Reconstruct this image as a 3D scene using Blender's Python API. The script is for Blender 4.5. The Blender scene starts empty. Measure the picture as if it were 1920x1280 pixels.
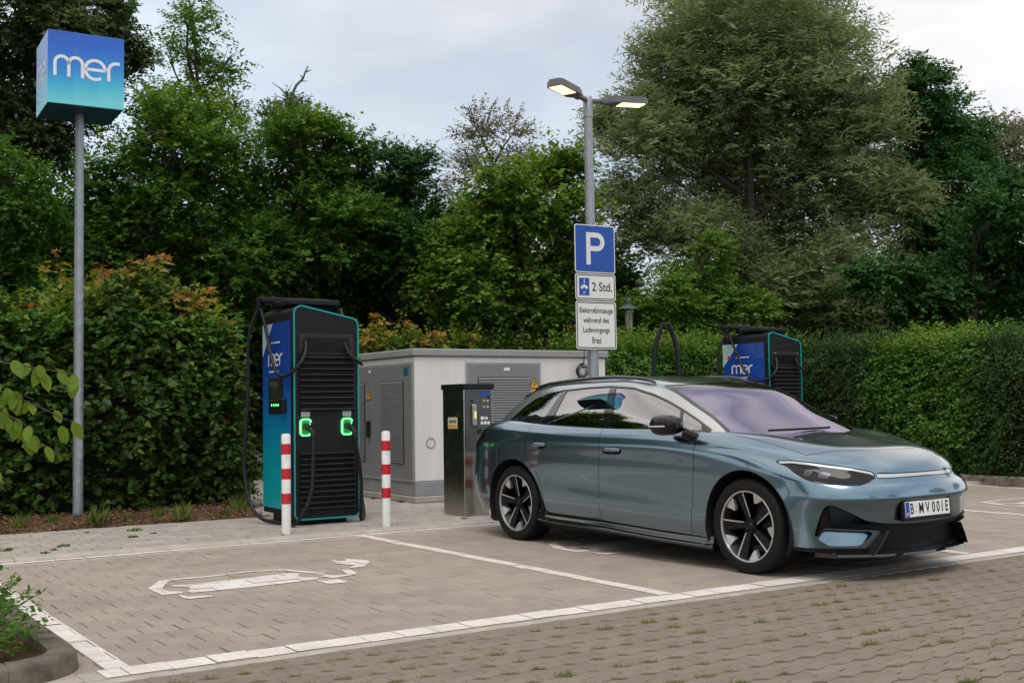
import bpy, bmesh, math, random
import numpy as np
from mathutils import Vector, Matrix, noise as mnoise

R = math.radians
SC = bpy.context.scene
COL = SC.collection

# ------------------------------------------------------------------ camera
cam_data = bpy.data.cameras.new('camera')
cam_data.sensor_width = 36.0
cam_data.lens = 41.01
cam_data.clip_start = 0.05
cam_data.clip_end = 3000.0
camera = bpy.data.objects.new('camera', cam_data)
COL.objects.link(camera)
_yaw, _pit, _rol = R(33.3546), R(3.1242), R(-0.9119)
_d = Vector((math.sin(_yaw) * math.cos(_pit), math.cos(_yaw) * math.cos(_pit), math.sin(_pit)))
_r = Vector((math.cos(_yaw), -math.sin(_yaw), 0.0))
_u = _r.cross(_d)
_r2 = _r * math.cos(_rol) + _u * math.sin(_rol)
_u2 = -_r * math.sin(_rol) + _u * math.cos(_rol)
camera.matrix_world = Matrix(((_r2.x, _u2.x, -_d.x, -5.1742), (_r2.y, _u2.y, -_d.y, -5.9637),
                              (_r2.z, _u2.z, -_d.z, 1.2780), (0, 0, 0, 1)))
SC.camera = camera

# ------------------------------------------------------------------ sky, sun, exposure
SUN_EL, SUN_AZ = R(64), R(212)      # azimuth measured from +Y towards +X
world = bpy.data.worlds.new('World')
SC.world = world
world.use_nodes = True
_nt = world.node_tree
_nt.nodes.clear()
def _wn(t, **k):
    n = _nt.nodes.new(t)
    for a, b in k.items():
        setattr(n, a, b)
    return n
_out = _wn('ShaderNodeOutputWorld')
_bg = _wn('ShaderNodeBackground')
_bg.inputs['Strength'].default_value = 0.128
_sky = _wn('ShaderNodeTexSky', sky_type='NISHITA', sun_disc=False, sun_elevation=SUN_EL, sun_rotation=SUN_AZ,
           air_density=1.0, dust_density=2.5, ozone_density=1.0)
_tc = _wn('ShaderNodeTexCoord')
_mp = _wn('ShaderNodeMapping')
_mp.inputs['Scale'].default_value = (1.0, 1.0, 2.2)
_mp.inputs['Location'].default_value = (0.35, 0.2, 0.1)
_nz = _wn('ShaderNodeTexNoise')
_nz.inputs['Scale'].default_value = 1.5
_nz.inputs['Detail'].default_value = 5.0
_nz.inputs['Roughness'].default_value = 0.5
_nz.inputs['Distortion'].default_value = 0.4
_rp = _wn('ShaderNodeValToRGB')
_rp.color_ramp.elements[0].position = 0.36
_rp.color_ramp.elements[0].color = (0.42, 0.42, 0.42, 1)
_rp.color_ramp.elements[1].position = 0.60
_rp.color_ramp.elements[1].color = (1, 1, 1, 1)
_nz2 = _wn('ShaderNodeTexNoise')
_nz2.inputs['Scale'].default_value = 0.9
_nz2.inputs['Detail'].default_value = 3.0
_rp2 = _wn('ShaderNodeValToRGB')
_rp2.color_ramp.elements[0].position = 0.35
_rp2.color_ramp.elements[0].color = (10.9, 9.9, 8.9, 1)
_rp2.color_ramp.elements[1].position = 0.65
_rp2.color_ramp.elements[1].color = (6.9, 8.1, 9.3, 1)
_mx = _wn('ShaderNodeMix', data_type='RGBA')
L_ = _nt.links.new
L_(_tc.outputs['Generated'], _mp.inputs['Vector'])
L_(_mp.outputs['Vector'], _nz.inputs['Vector'])
L_(_mp.outputs['Vector'], _nz2.inputs['Vector'])
L_(_nz.outputs['Fac'], _rp.inputs['Fac'])
L_(_nz2.outputs['Fac'], _rp2.inputs['Fac'])
L_(_rp.outputs['Color'], _mx.inputs['Factor'])
L_(_sky.outputs['Color'], _mx.inputs[6])
L_(_rp2.outputs['Color'], _mx.inputs[7])
L_(_mx.outputs[2], _bg.inputs['Color'])
L_(_bg.outputs['Background'], _out.inputs['Surface'])

sun_data = bpy.data.lights.new('sun', 'SUN')
sun_data.energy = 1.6
sun_data.angle = R(32)
sun_data.color = (1.0, 0.94, 0.86)
sun = bpy.data.objects.new('sun', sun_data)
COL.objects.link(sun)
_sd = Vector((math.sin(SUN_AZ) * math.cos(SUN_EL), math.cos(SUN_AZ) * math.cos(SUN_EL), math.sin(SUN_EL)))
sun.rotation_euler = (-_sd).to_track_quat('-Z', 'Y').to_euler()
sun.location = _sd * 50

SC.view_settings.view_transform = 'Standard'
SC.view_settings.look = 'None'
SC.view_settings.exposure = 0.0
SC.view_settings.gamma = 1.0
SC.view_settings.use_curve_mapping = False
SC.render.engine = 'CYCLES'
SC.cycles.max_bounces = 7
SC.cycles.diffuse_bounces = 3
SC.cycles.glossy_bounces = 4
SC.cycles.transmission_bounces = 4
SC.cycles.transparent_max_bounces = 10
SC.cycles.caustics_reflective = False
SC.cycles.caustics_refractive = False
SC.cycles.sample_clamp_indirect = 6.0

# ------------------------------------------------------------------ helpers
class MB:
    """collects shapes for ONE mesh; every face may carry a material slot"""
    def __init__(self):
        self.v = []; self.f = []; self.m = []
    def add(self, vs, fs, mat=0, M=None):
        o = len(self.v)
        if M is not None:
            vs = [tuple(M @ Vector(p)) for p in vs]
        self.v.extend([tuple(map(float, p)) for p in vs])
        for f in fs:
            self.f.append(tuple(i + o for i in f)); self.m.append(mat)
        return self
    def box(self, lo, hi, ch=0.0, mat=0, M=None):
        """box with chamfered edges"""
        x0, y0, z0 = lo; x1, y1, z1 = hi
        c = min(ch, (x1 - x0) / 2.01, (y1 - y0) / 2.01, (z1 - z0) / 2.01)
        if c <= 0:
            vs = [(x, y, z) for z in (z0, z1) for y in (y0, y1) for x in (x0, x1)]
            return self.add(vs, [(0, 2, 3, 1), (4, 5, 7, 6), (0, 1, 5, 4), (2, 6, 7, 3), (0, 4, 6, 2), (1, 3, 7, 5)], mat, M)
        vs = []; idx = {}
        for i in (0, 1):
            for j in (0, 1):
                for k in (0, 1):
                    X = x1 if i else x0; Y = y1 if j else y0; Z = z1 if k else z0
                    sx = -c if i else c; sy = -c if j else c; sz = -c if k else c
                    for a, p in (('x', (X, Y + sy, Z + sz)), ('y', (X + sx, Y, Z + sz)), ('z', (X + sx, Y + sy, Z))):
                        idx[(i, j, k, a)] = len(vs); vs.append(p)
        F = []
        for i in (0, 1):
            q = [idx[(i, j, k, 'x')] for j, k in ((0, 0), (1, 0), (1, 1), (0, 1))]; F.append(q if i else q[::-1])
            q = [idx[(j, i, k, 'y')] for j, k in ((0, 0), (0, 1), (1, 1), (1, 0))]; F.append(q if i else q[::-1])
            q = [idx[(j, k, i, 'z')] for j, k in ((0, 0), (1, 0), (1, 1), (0, 1))]; F.append(q if i else q[::-1])
        for j in (0, 1):
            for k in (0, 1):
                for (ax, a, b) in (('x', 'y', 'z'), ('y', 'x', 'z'), ('z', 'x', 'y')):
                    def key(t, l):
                        if ax == 'x': return idx[(t, j, k, l)]
                        if ax == 'y': return idx[(j, t, k, l)]
                        return idx[(j, k, t, l)]
                    F.append([key(0, a), key(1, a), key(1, b), key(0, b)])
                for i in (0, 1):
                    pass
        for i in (0, 1):
            for j in (0, 1):
                for k in (0, 1):
                    F.append([idx[(i, j, k, a)] for a in 'xyz'])
        # orient every face outwards
        cx, cy, cz = (x0 + x1) / 2, (y0 + y1) / 2, (z0 + z1) / 2
        G = []
        for f in F:
            p = [Vector(vs[a]) for a in f]
            n = (p[1] - p[0]).cross(p[2] - p[1])
            ctr = sum(p, Vector()) / len(p) - Vector((cx, cy, cz))
            G.append(tuple(f) if n.dot(ctr) > 0 else tuple(f[::-1]))
        return self.add(vs, G, mat, M)
    def tube(self, path, r, seg=10, mat=0, M=None, caps=True):
        P = [Vector(p) for p in path]
        rs = r if isinstance(r, (list, tuple)) else [r] * len(P)
        vs = []; F = []
        t0 = (P[1] - P[0]).normalized()
        a = Vector((0, 0, 1)) if abs(t0.z) < 0.9 else Vector((1, 0, 0))
        n = (a - t0 * a.dot(t0)).normalized()
        for i, p in enumerate(P):
            t = (P[min(i + 1, len(P) - 1)] - P[max(i - 1, 0)]).normalized()
            n = (n - t * n.dot(t)).normalized(); b = t.cross(n)
            for k in range(seg):
                w = 2 * math.pi * k / seg
                vs.append(p + (n * math.cos(w) + b * math.sin(w)) * rs[i])
        for i in range(len(P) - 1):
            for k in range(seg):
                k2 = (k + 1) % seg
                F.append((i * seg + k, i * seg + k2, (i + 1) * seg + k2, (i + 1) * seg + k))
        if caps:
            F.append(tuple(range(seg))[::-1]); F.append(tuple((len(P) - 1) * seg + k for k in range(seg)))
        return self.add(vs, F, mat, M)
    def lathe(self, prof, seg=24, mat=0, M=None, closed=False, caps=True):
        """prof: (radius, height) list turned about Z"""
        vs = []; F = []
        for r, h in prof:
            for k in range(seg):
                w = 2 * math.pi * k / seg
                vs.append((r * math.cos(w), r * math.sin(w), h))
        n = len(prof)
        for i in range(n if closed else n - 1):
            j = (i + 1) % n
            for k in range(seg):
                k2 = (k + 1) % seg
                F.append((i * seg + k, i * seg + k2, j * seg + k2, j * seg + k))
        if not closed and caps:
            if prof[0][0] > 1e-6: F.append(tuple(range(seg))[::-1])
            if prof[-1][0] > 1e-6: F.append(tuple((n - 1) * seg + k for k in range(seg)))
        return self.add(vs, F, mat, M)
    def prism(self, poly, z0, z1, mat=0, M=None, side=None):
        """2D polygon (counter-clockwise) extruded from z0 to z1"""
        n = len(poly)
        vs = [(x, y, z0) for x, y in poly] + [(x, y, z1) for x, y in poly]
        self.add(vs, [tuple(range(n))[::-1], tuple(range(n, 2 * n))], mat, M)
        o = len(self.v) - 2 * n
        for i in range(n):
            j = (i + 1) % n
            self.f.append((o + i, o + j, o + n + j, o + n + i)); self.m.append(mat if side is None else side)
        return self
    def ribbon(self, path, w, z0, z1, mat=0, M=None, closed=False, caps=6):
        """flat stroke of width w along a 2D path, extruded z0..z1, round ends"""
        P = [Vector(p) for p in path]
        n = len(P); A = []; B = []
        for i in range(n):
            if closed: t = P[(i + 1) % n] - P[i - 1]
            else: t = P[min(i + 1, n - 1)] - P[max(i - 1, 0)]
            t.normalize(); nn = Vector((-t.y, t.x))
            A.append(P[i] + nn * w / 2); B.append(P[i] - nn * w / 2)
        vs = [(p.x, p.y, z) for z in (z0, z1) for p in A + B]; m = 2 * n; F = []
        for i in range(n if closed else n - 1):
            j = (i + 1) % n
            F.append((m + i, m + n + i, m + n + j, m + j)[::1])
            F.append((i, j, m + j, m + i)); F.append((n + j, n + i, m + n + i, m + n + j))
        if not closed:
            F.append((0, m, m + n, n)[::-1]); F.append((n - 1, 2 * n - 1, m + 2 * n - 1, m + n - 1)[::-1])
        return self.add(vs, F, mat, M)
    def build(self, name, mats, parent=None, smooth=None, loc=None, rotz=0.0):
        me = bpy.data.meshes.new(name)
        me.from_pydata(self.v, [], self.f)
        if not isinstance(mats, (list, tuple)): mats = [mats]
        for m in mats: me.materials.append(m)
        if len(mats) > 1: me.polygons.foreach_set('material_index', self.m)
        if smooth is not None:
            me.polygons.foreach_set('use_smooth', [True] * len(me.polygons))
            if smooth < 179: me.set_sharp_from_angle(angle=R(smooth))
        me.update()
        o = bpy.data.objects.new(name, me)
        COL.objects.link(o)
        if parent is not None: o.parent = parent
        if loc is not None: o.location = loc
        o.rotation_euler[2] = rotz
        return o

def np_mesh(name, V, F, mats, parent=None, smooth=False, midx=None, loc=None, link=True):
    """mesh from numpy arrays; F is (n,3) or (n,4)"""
    me = bpy.data.meshes.new(name)
    V = np.asarray(V, np.float32); F = np.asarray(F, np.int32)
    k = F.shape[1]
    me.vertices.add(len(V)); me.vertices.foreach_set('co', V.ravel())
    me.loops.add(F.size); me.loops.foreach_set('vertex_index', F.ravel())
    me.polygons.add(len(F))
    me.polygons.foreach_set('loop_start', np.arange(0, F.size, k, dtype=np.int32))
    if not isinstance(mats, (list, tuple)): mats = [mats]
    for m in mats: me.materials.append(m)
    if midx is not None: me.polygons.foreach_set('material_index', np.asarray(midx, np.int32))
    if smooth: me.polygons.foreach_set('use_smooth', np.ones(len(F), bool))
    me.update(calc_edges=True)
    o = bpy.data.objects.new(name, me)
    if link: COL.objects.link(o)
    if parent is not None: o.parent = parent
    if loc is not None: o.location = loc
    return o

def tag(o, label=None, cat=None, group=None, kind=None):
    if label: o['label'] = label
    if cat: o['category'] = cat
    if group: o['group'] = group
    if kind: o['kind'] = kind
    return o

def thing(name, loc=(0, 0, 0), rotz=0.0, label=None, cat=None, group=None):
    o = bpy.data.objects.new(name, None)
    o.empty_display_size = 0.2
    COL.objects.link(o); o.location = loc; o.rotation_euler = (0, 0, rotz)
    return tag(o, label, cat, group)

def copy_tree(o, parent=None):
    c = o.copy(); COL.objects.link(c); c.parent = parent
    for ch in list(o.children): copy_tree(ch, c)
    return c

def text_mesh(txt, size, align='CENTER', bold=0.0, sx=1.0, depth=0.0006):
    """flat lettering as a mesh in the XY plane, centred on its line"""
    cu = bpy.data.curves.new('lettering', 'FONT')
    cu.body = txt; cu.size = size; cu.align_x = align; cu.align_y = 'CENTER'
    cu.offset = bold; cu.extrude = depth; cu.resolution_u = 4
    o = bpy.data.objects.new('lettering', cu); COL.objects.link(o)
    dg = bpy.context.evaluated_depsgraph_get()
    me = bpy.data.meshes.new_from_object(o.evaluated_get(dg))
    vs = [(v.co.x * sx, v.co.y, v.co.z) for v in me.vertices]
    fs = [tuple(p.vertices) for p in me.polygons]
    bpy.data.objects.remove(o); bpy.data.curves.remove(cu); bpy.data.meshes.remove(me)
    return vs, fs

FRONT = Matrix.Rotation(R(90), 4, 'X')          # XY drawing -> upright, facing -Y
LEFT = Matrix.Rotation(R(-90), 4, 'Z') @ FRONT  # XY drawing -> upright, facing -X

# ------------------------------------------------------------------ materials
def mat_base(name):
    m = bpy.data.materials.new(name); m.use_nodes = True
    nt = m.node_tree
    b = nt.nodes['Principled BSDF']
    return m, nt, b
def N(nt, t, **k):
    n = nt.nodes.new(t)
    for a, v in k.items():
        if a in n.inputs: n.inputs[a].default_value = v
        else: setattr(n, a, v)
    return n
def plain(name, col, rough=0.5, metal=0.0, coat=0.0, emit=None, estr=0.0, spec=0.5, var=0.0, scale=8.0, bump=0.0, rvar=0.0):
    """one colour with grain: noise moves value and roughness a little, as dust and wear do"""
    m, nt, b = mat_base(name)
    b.inputs['Base Color'].default_value = (*col, 1)
    b.inputs['Roughness'].default_value = rough
    b.inputs['Metallic'].default_value = metal
    b.inputs['Coat Weight'].default_value = coat
    b.inputs['Specular IOR Level'].default_value = spec
    if emit:
        b.inputs['Emission Color'].default_value = (*emit, 1); b.inputs['Emission Strength'].default_value = estr
    if var or bump or rvar:
        tc = N(nt, 'ShaderNodeTexCoord')
        nz = N(nt, 'ShaderNodeTexNoise', Scale=scale, Detail=6.0, Roughness=0.6)
        nt.links.new(tc.outputs['Object'], nz.inputs['Vector'])
        if var:
            hs = N(nt, 'ShaderNodeMix', data_type='RGBA')
            hs.inputs[6].default_value = (*[c * (1 - var) for c in col], 1)
            hs.inputs[7].default_value = (*[min(1, c * (1 + var)) for c in col], 1)
            mr = N(nt, 'ShaderNodeMapRange'); mr.inputs[1].default_value = 0.3; mr.inputs[2].default_value = 0.7
            nt.links.new(nz.outputs['Fac'], mr.inputs[0])
            nt.links.new(mr.outputs[0], hs.inputs['Factor'])
            nt.links.new(hs.outputs[2], b.inputs['Base Color'])
        if rvar:
            mr2 = N(nt, 'ShaderNodeMapRange'); mr2.inputs[1].default_value = 0.3; mr2.inputs[2].default_value = 0.7
            mr2.inputs[3].default_value = max(0, rough - rvar); mr2.inputs[4].default_value = min(1, rough + rvar)
            nt.links.new(nz.outputs['Fac'], mr2.inputs[0]); nt.links.new(mr2.outputs[0], b.inputs['Roughness'])
        if bump:
            bp = N(nt, 'ShaderNodeBump', Strength=bump, Distance=0.01)
            nt.links.new(nz.outputs['Fac'], bp.inputs['Height']); nt.links.new(bp.outputs['Normal'], b.inputs['Normal'])
    return m
# ================================================================== the car
# car frame: X = forward from rear axle, Y = to the car's left, Z up (metres)
def cspline(t, Y, ts):
    """natural cubic spline through Y (n,...) at knots t, evaluated at ts"""
    t = np.asarray(t, float); Y = np.asarray(Y, float); n = len(t)
    h = np.diff(t); A = np.zeros((n, n)); B = np.zeros_like(Y)
    A[0, 0] = A[-1, -1] = 1
    for i in range(1, n - 1):
        A[i, i - 1] = h[i - 1]; A[i, i] = 2 * (h[i - 1] + h[i]); A[i, i + 1] = h[i]
        B[i] = 6 * ((Y[i + 1] - Y[i]) / h[i] - (Y[i] - Y[i - 1]) / h[i - 1])
    M = np.linalg.solve(A, B.reshape(n, -1)).reshape(Y.shape)
    k = np.clip(np.searchsorted(t, ts, side='right') - 1, 0, n - 2)
    sh = (-1,) + (1,) * (Y.ndim - 1)
    hk = h[k].reshape(sh); a = (t[k + 1] - ts).reshape(sh); b = (ts - t[k]).reshape(sh)
    return (M[k] * a ** 3 + M[k + 1] * b ** 3) / (6 * hk) + (Y[k] / hk - M[k] * hk / 6) * a + (Y[k + 1] / hk - M[k + 1] * hk / 6) * b

def loft(net, nu, nv, mirror_top=True, mirror_ends=True):
    """net (levels, stations, 3): smooth half surface, y >= 0; centre lines are mirrored so that the joint is smooth"""
    net = np.asarray(net, float)
    L, S, _ = net.shape
    fl = np.array([1, -1, 1])
    if mirror_ends:
        net2 = np.concatenate([(net[:, 2:0:-1] * fl), net, (net[:, -2:-4:-1] * fl)], 1); off = 2
    else:
        net2 = net; off = 0
    d = np.linalg.norm(np.diff(net2, axis=1), axis=2).mean(0); t = np.concatenate([[0], np.cumsum(d)])
    us = np.linspace(t[off], t[off + S - 1], nu)
    rows = np.stack([cspline(t, net2[k], us) for k in range(L)])      # (L,nu,3)
    if mirror_top:
        rows2 = np.concatenate([rows, rows[-2:-4:-1] * fl], 0)
    else:
        rows2 = rows
    d = np.linalg.norm(np.diff(rows2, axis=0), axis=2).mean(1); t = np.concatenate([[0], np.cumsum(d)])
    vs = np.linspace(t[0], t[L - 1], nv)
    G = cspline(t, rows2, vs)                                         # (nv,nu,3)
    G[:, 0, 1] = 0; G[:, -1, 1] = 0
    if mirror_top: G[-1, :, 1] = 0
    return G

BODY_NET = [
 # bottom edge of the painted shell
 [(-.93,0,.24),(-.92,.45,.24),(-.80,.74,.24),(-.5,.87,.26),(0,.885,.28),(.6,.882,.295),(1.3,.882,.285),(2.0,.882,.255),(2.5,.885,.245),(2.97,.885,.24),(3.3,.87,.215),(3.55,.80,.20),(3.70,.66,.19),(3.82,.38,.185),(3.855,0,.185)],
 [(-1.02,0,.40),(-1.0,.45,.40),(-.87,.77,.40),(-.5,.90,.40),(0,.912,.41),(.6,.905,.43),(1.3,.9065,.405),(2.0,.9085,.375),(2.5,.911,.365),(2.97,.915,.38),(3.3,.905,.36),(3.57,.827,.345),(3.725,.682,.34),(3.835,.4,.335),(3.868,0,.335)],
 [(-1.06,0,.58),(-1.03,.45,.58),(-.88,.79,.58),(-.5,.915,.58),(0,.928,.59),(.6,.913,.60),(1.3,.9085,.57),(2.0,.9095,.545),(2.5,.917,.53),(2.97,.931,.56),(3.3,.915,.54),(3.575,.836,.52),(3.736,.692,.51),(3.85,.4,.505),(3.884,0,.505)],
 [(-1.045,0,.78),(-1.015,.45,.78),(-.855,.785,.78),(-.5,.92,.78),(0,.935,.78),(.6,.929,.78),(1.3,.925,.77),(2.0,.925,.76),(2.5,.929,.745),(2.97,.933,.725),(3.3,.908,.68),(3.568,.838,.64),(3.742,.70,.625),(3.868,.4,.617),(3.904,0,.617)],
 [(-1.02,0,.94),(-.99,.45,.94),(-.825,.775,.94),(-.5,.902,.955),(0,.928,.96),(.6,.932,.945),(1.3,.932,.93),(2.0,.932,.92),(2.5,.929,.905),(2.97,.912,.875),(3.3,.868,.80),(3.53,.79,.742),(3.69,.66,.715),(3.82,.39,.705),(3.858,0,.705)],
 [(-.995,0,1.005),(-.965,.45,1.005),(-.79,.755,1.01),(-.5,.876,1.03),(0,.908,1.025),(.6,.919,1.0),(1.3,.922,.978),(2.0,.923,.968),(2.5,.916,.952),(2.97,.884,.922),(3.3,.824,.858),(3.50,.748,.808),(3.66,.628,.782),(3.795,.38,.773),(3.83,0,.773)],
 [(-.95,0,1.045),(-.92,.44,1.045),(-.75,.725,1.055),(-.5,.838,1.077),(0,.872,1.075),(.6,.888,1.05),(1.3,.896,1.03),(2.0,.898,1.02),(2.5,.884,.998),(2.97,.828,.963),(3.3,.752,.908),(3.47,.685,.868),(3.62,.583,.842),(3.745,.36,.832),(3.78,0,.832)],
 [(-.87,0,1.075),(-.84,.42,1.075),(-.69,.685,1.085),(-.45,.79,1.115),(0,.828,1.11),(.6,.845,1.085),(1.3,.85,1.068),(2.0,.85,1.06),(2.5,.825,1.035),(2.97,.745,1.0),(3.25,.655,.95),(3.42,.595,.915),(3.55,.525,.893),(3.665,.34,.883),(3.695,0,.883)],
 [(-.8,0,1.10),(-.78,.3,1.1),(-.6,.5,1.11),(-.4,.55,1.12),(0,.55,1.12),(.6,.55,1.1),(1.3,.55,1.09),(2.0,.55,1.08),(2.55,.56,1.045),(2.9,.5,1.02),(3.12,.46,.99),(3.27,.42,.966),(3.38,.37,.951),(3.47,.24,.944),(3.495,0,.944)],
 [(-.7,0,1.10),(-.68,0,1.10),(-.55,0,1.11),(-.35,0,1.12),(0,0,1.12),(.6,0,1.1),(1.3,0,1.09),(2.0,0,1.08),(2.6,0,1.05),(2.85,0,1.04),(2.98,0,1.03),(3.06,0,1.021),(3.12,0,1.014),(3.18,0,1.008),(3.2,0,1.005)],
]
# glass house: rings from the belt up to the roof edge, then the roof itself
# stations: tail centre, tail .35, rear corner, D pillar, C pillar, rear door, B pillar, front door, A mid, A pillar foot, screen .4, screen centre
HOUSE_NET = [
 [(-.80,0,1.04),(-.78,.38,1.04),(-.66,.66,1.04),(-.38,.775,1.045),(.15,.835,1.045),(.7,.856,1.035),(1.3,.862,1.02),(1.95,.862,1.01),(2.42,.83,1.0),(2.70,.755,1.0),(2.90,.42,1.0),(2.97,0,1.0)],
 [(-.70,0,1.15),(-.685,.37,1.15),(-.56,.63,1.15),(-.28,.745,1.15),(.2,.81,1.14),(.7,.832,1.13),(1.3,.838,1.12),(1.86,.836,1.11),(2.28,.80,1.10),(2.53,.72,1.10),(2.72,.40,1.105),(2.79,0,1.11)],
 [(-.50,0,1.30),(-.485,.35,1.30),(-.38,.575,1.295),(-.12,.68,1.29),(.3,.74,1.29),(.72,.764,1.29),(1.25,.77,1.29),(1.70,.762,1.275),(2.02,.72,1.25),(2.24,.645,1.25),(2.43,.36,1.265),(2.49,0,1.27)],
 [(-.36,0,1.385),(-.345,.34,1.385),(-.25,.535,1.375),(.0,.635,1.375),(.36,.685,1.39),(.74,.705,1.40),(1.2,.71,1.405),(1.58,.70,1.385),(1.85,.655,1.34),(2.04,.59,1.35),(2.23,.33,1.375),(2.28,0,1.38)],
 [(-.32,0,1.42),(-.305,.32,1.42),(-.2,.49,1.42),(.05,.58,1.435),(.4,.625,1.455),(.76,.645,1.462),(1.17,.65,1.465),(1.5,.635,1.445),(1.72,.60,1.41),(1.87,.54,1.415),(2.03,.30,1.437),(2.08,0,1.442)],
 [(-.25,0,1.44),(-.24,.25,1.44),(-.1,.38,1.455),(.12,.44,1.475),(.45,.47,1.495),(.78,.48,1.503),(1.14,.48,1.505),(1.42,.47,1.495),(1.6,.45,1.475),(1.71,.40,1.468),(1.80,.22,1.475),(1.83,0,1.475)],
 [(-.15,0,1.46),(-.14,0,1.46),(0,0,1.475),(.2,0,1.495),(.5,0,1.512),(.8,0,1.52),(1.1,0,1.522),(1.34,0,1.518),(1.46,0,1.508),(1.54,0,1.50),(1.6,0,1.497),(1.63,0,1.495)],
]
_c = [(x + (.006 if x > 3.3 else 0), y + (.0035 if 0 < y else 0), z - .016) for x, y, z in BODY_NET[5]]
BODY_NET.insert(5, _c)
_c = [(x - (.007 if x > 3.4 else 0), y - (.003 if x > 3.4 and y else 0), z + .020) for x, y, z in BODY_NET[3]]
BODY_NET.insert(4, _c)
def grid_faces(nv, nu):
    i = np.arange(nv - 1)[:, None] * nu + np.arange(nu - 1)[None]
    return np.stack([i, i + 1, i + nu + 1, i + nu], -1).reshape(-1, 4)
def body_grids():
    return loft(BODY_NET, 320, 92), loft(HOUSE_NET, 230, 80)
from mathutils.geometry import tessellate_polygon
# ================================================================== ground
SW = .035                       # pavement level above the bays
def mth(nt, op, a, b=None, c=None):
    n = nt.nodes.new('ShaderNodeMath'); n.operation = op
    for i, x in enumerate((a, b, c)):
        if x is None: continue
        if isinstance(x, (int, float)): n.inputs[i].default_value = x
        else: nt.links.new(x, n.inputs[i])
    return n.outputs[0]
def paver_mat(name, c0, c1, px, py, ox, oy, stain, stain_amt=.5, rough=.85, fine=220.0):
    """concrete block colour: each block a shade of its own, grain, broad stains"""
    m, nt, b = mat_base(name)
    g = N(nt, 'ShaderNodeNewGeometry'); sp = N(nt, 'ShaderNodeSeparateXYZ'); nt.links.new(g.outputs['Position'], sp.inputs[0])
    row = mth(nt, 'FLOOR', mth(nt, 'DIVIDE', mth(nt, 'SUBTRACT', sp.outputs[1], oy), py))
    par = mth(nt, 'MULTIPLY', mth(nt, 'PINGPONG', row, 1.0), .5)
    colm = mth(nt, 'FLOOR', mth(nt, 'ADD', mth(nt, 'DIVIDE', mth(nt, 'SUBTRACT', sp.outputs[0], ox), px), par))
    cmb = N(nt, 'ShaderNodeCombineXYZ'); nt.links.new(row, cmb.inputs[0]); nt.links.new(colm, cmb.inputs[1])
    wn = N(nt, 'ShaderNodeTexWhiteNoise'); nt.links.new(cmb.outputs[0], wn.inputs['Vector'])
    n1 = N(nt, 'ShaderNodeTexNoise', Scale=fine, Detail=3.0); nt.links.new(g.outputs['Position'], n1.inputs['Vector'])
    n2 = N(nt, 'ShaderNodeTexNoise', Scale=.75, Detail=6.0, Roughness=.62, Distortion=.6); nt.links.new(g.outputs['Position'], n2.inputs['Vector'])
    n3 = N(nt, 'ShaderNodeTexNoise', Scale=11.0, Detail=5.0, Roughness=.7); nt.links.new(g.outputs['Position'], n3.inputs['Vector'])
    mx = N(nt, 'ShaderNodeMix', data_type='RGBA'); mx.inputs[6].default_value = (*c0, 1); mx.inputs[7].default_value = (*c1, 1)
    nt.links.new(mth(nt, 'ADD', mth(nt, 'MULTIPLY', wn.outputs['Value'], .55), mth(nt, 'MULTIPLY', n1.outputs['Fac'], .45)), mx.inputs['Factor'])
    mr = N(nt, 'ShaderNodeMapRange'); mr.inputs[1].default_value = .48; mr.inputs[2].default_value = .72; mr.inputs[4].default_value = stain_amt
    nt.links.new(mth(nt, 'ADD', mth(nt, 'MULTIPLY', n2.outputs['Fac'], .65), mth(nt, 'MULTIPLY', n3.outputs['Fac'], .35)), mr.inputs[0])
    m2 = N(nt, 'ShaderNodeMix', data_type='RGBA'); m2.inputs[7].default_value = (*stain, 1)
    nt.links.new(mr.outputs[0], m2.inputs['Factor']); nt.links.new(mx.outputs[2], m2.inputs[6]); nt.links.new(m2.outputs[2], b.inputs['Base Color'])
    bp = N(nt, 'ShaderNodeBump', Strength=.25, Distance=.002); nt.links.new(n1.outputs['Fac'], bp.inputs['Height']); nt.links.new(bp.outputs['Normal'], b.inputs['Normal'])
    b.inputs['Roughness'].default_value = rough; b.inputs['Specular IOR Level'].default_value = .35
    return m
bay_mat = paver_mat('bay_paver_concrete', (.258, .217, .183), (.352, .302, .258), .219, .2055, 0, .06, (.19, .156, .13), .6)
walk_mat = paver_mat('pavement_paver_concrete', (.262, .235, .212), (.405, .37, .34), .21, .205, 0, 4.97, (.27, .235, .21))
aisle_mat = paver_mat('aisle_paver_concrete', (.162, .131, .105), (.226, .186, .151), .172, .099, 0, -.23, (.15, .12, .094), .5)
edge_mat = plain('edging_concrete', (.34, .305, .27), .85, var=.14, scale=7, bump=.15)
kerb_mat = plain('kerb_concrete', (.36, .325, .29), .85, var=.18, scale=6, bump=.2)
joint_mat = plain('joint_sand', (.085, .066, .05), .95, var=.35, scale=25)
paint_mat, nt, b = mat_base('worn_white_road_paint')
g = N(nt, 'ShaderNodeNewGeometry'); nz = N(nt, 'ShaderNodeTexNoise', Scale=30.0, Detail=6.0, Roughness=.7); n2 = N(nt, 'ShaderNodeTexNoise', Scale=3.0, Detail=4.0)
nt.links.new(g.outputs['Position'], nz.inputs['Vector']); nt.links.new(g.outputs['Position'], n2.inputs['Vector'])
rp = N(nt, 'ShaderNodeValToRGB'); rp.color_ramp.elements[0].position = .33; rp.color_ramp.elements[0].color = (.46, .425, .385, 1); rp.color_ramp.elements[1].position = .62; rp.color_ramp.elements[1].color = (.70, .675, .645, 1)
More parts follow.
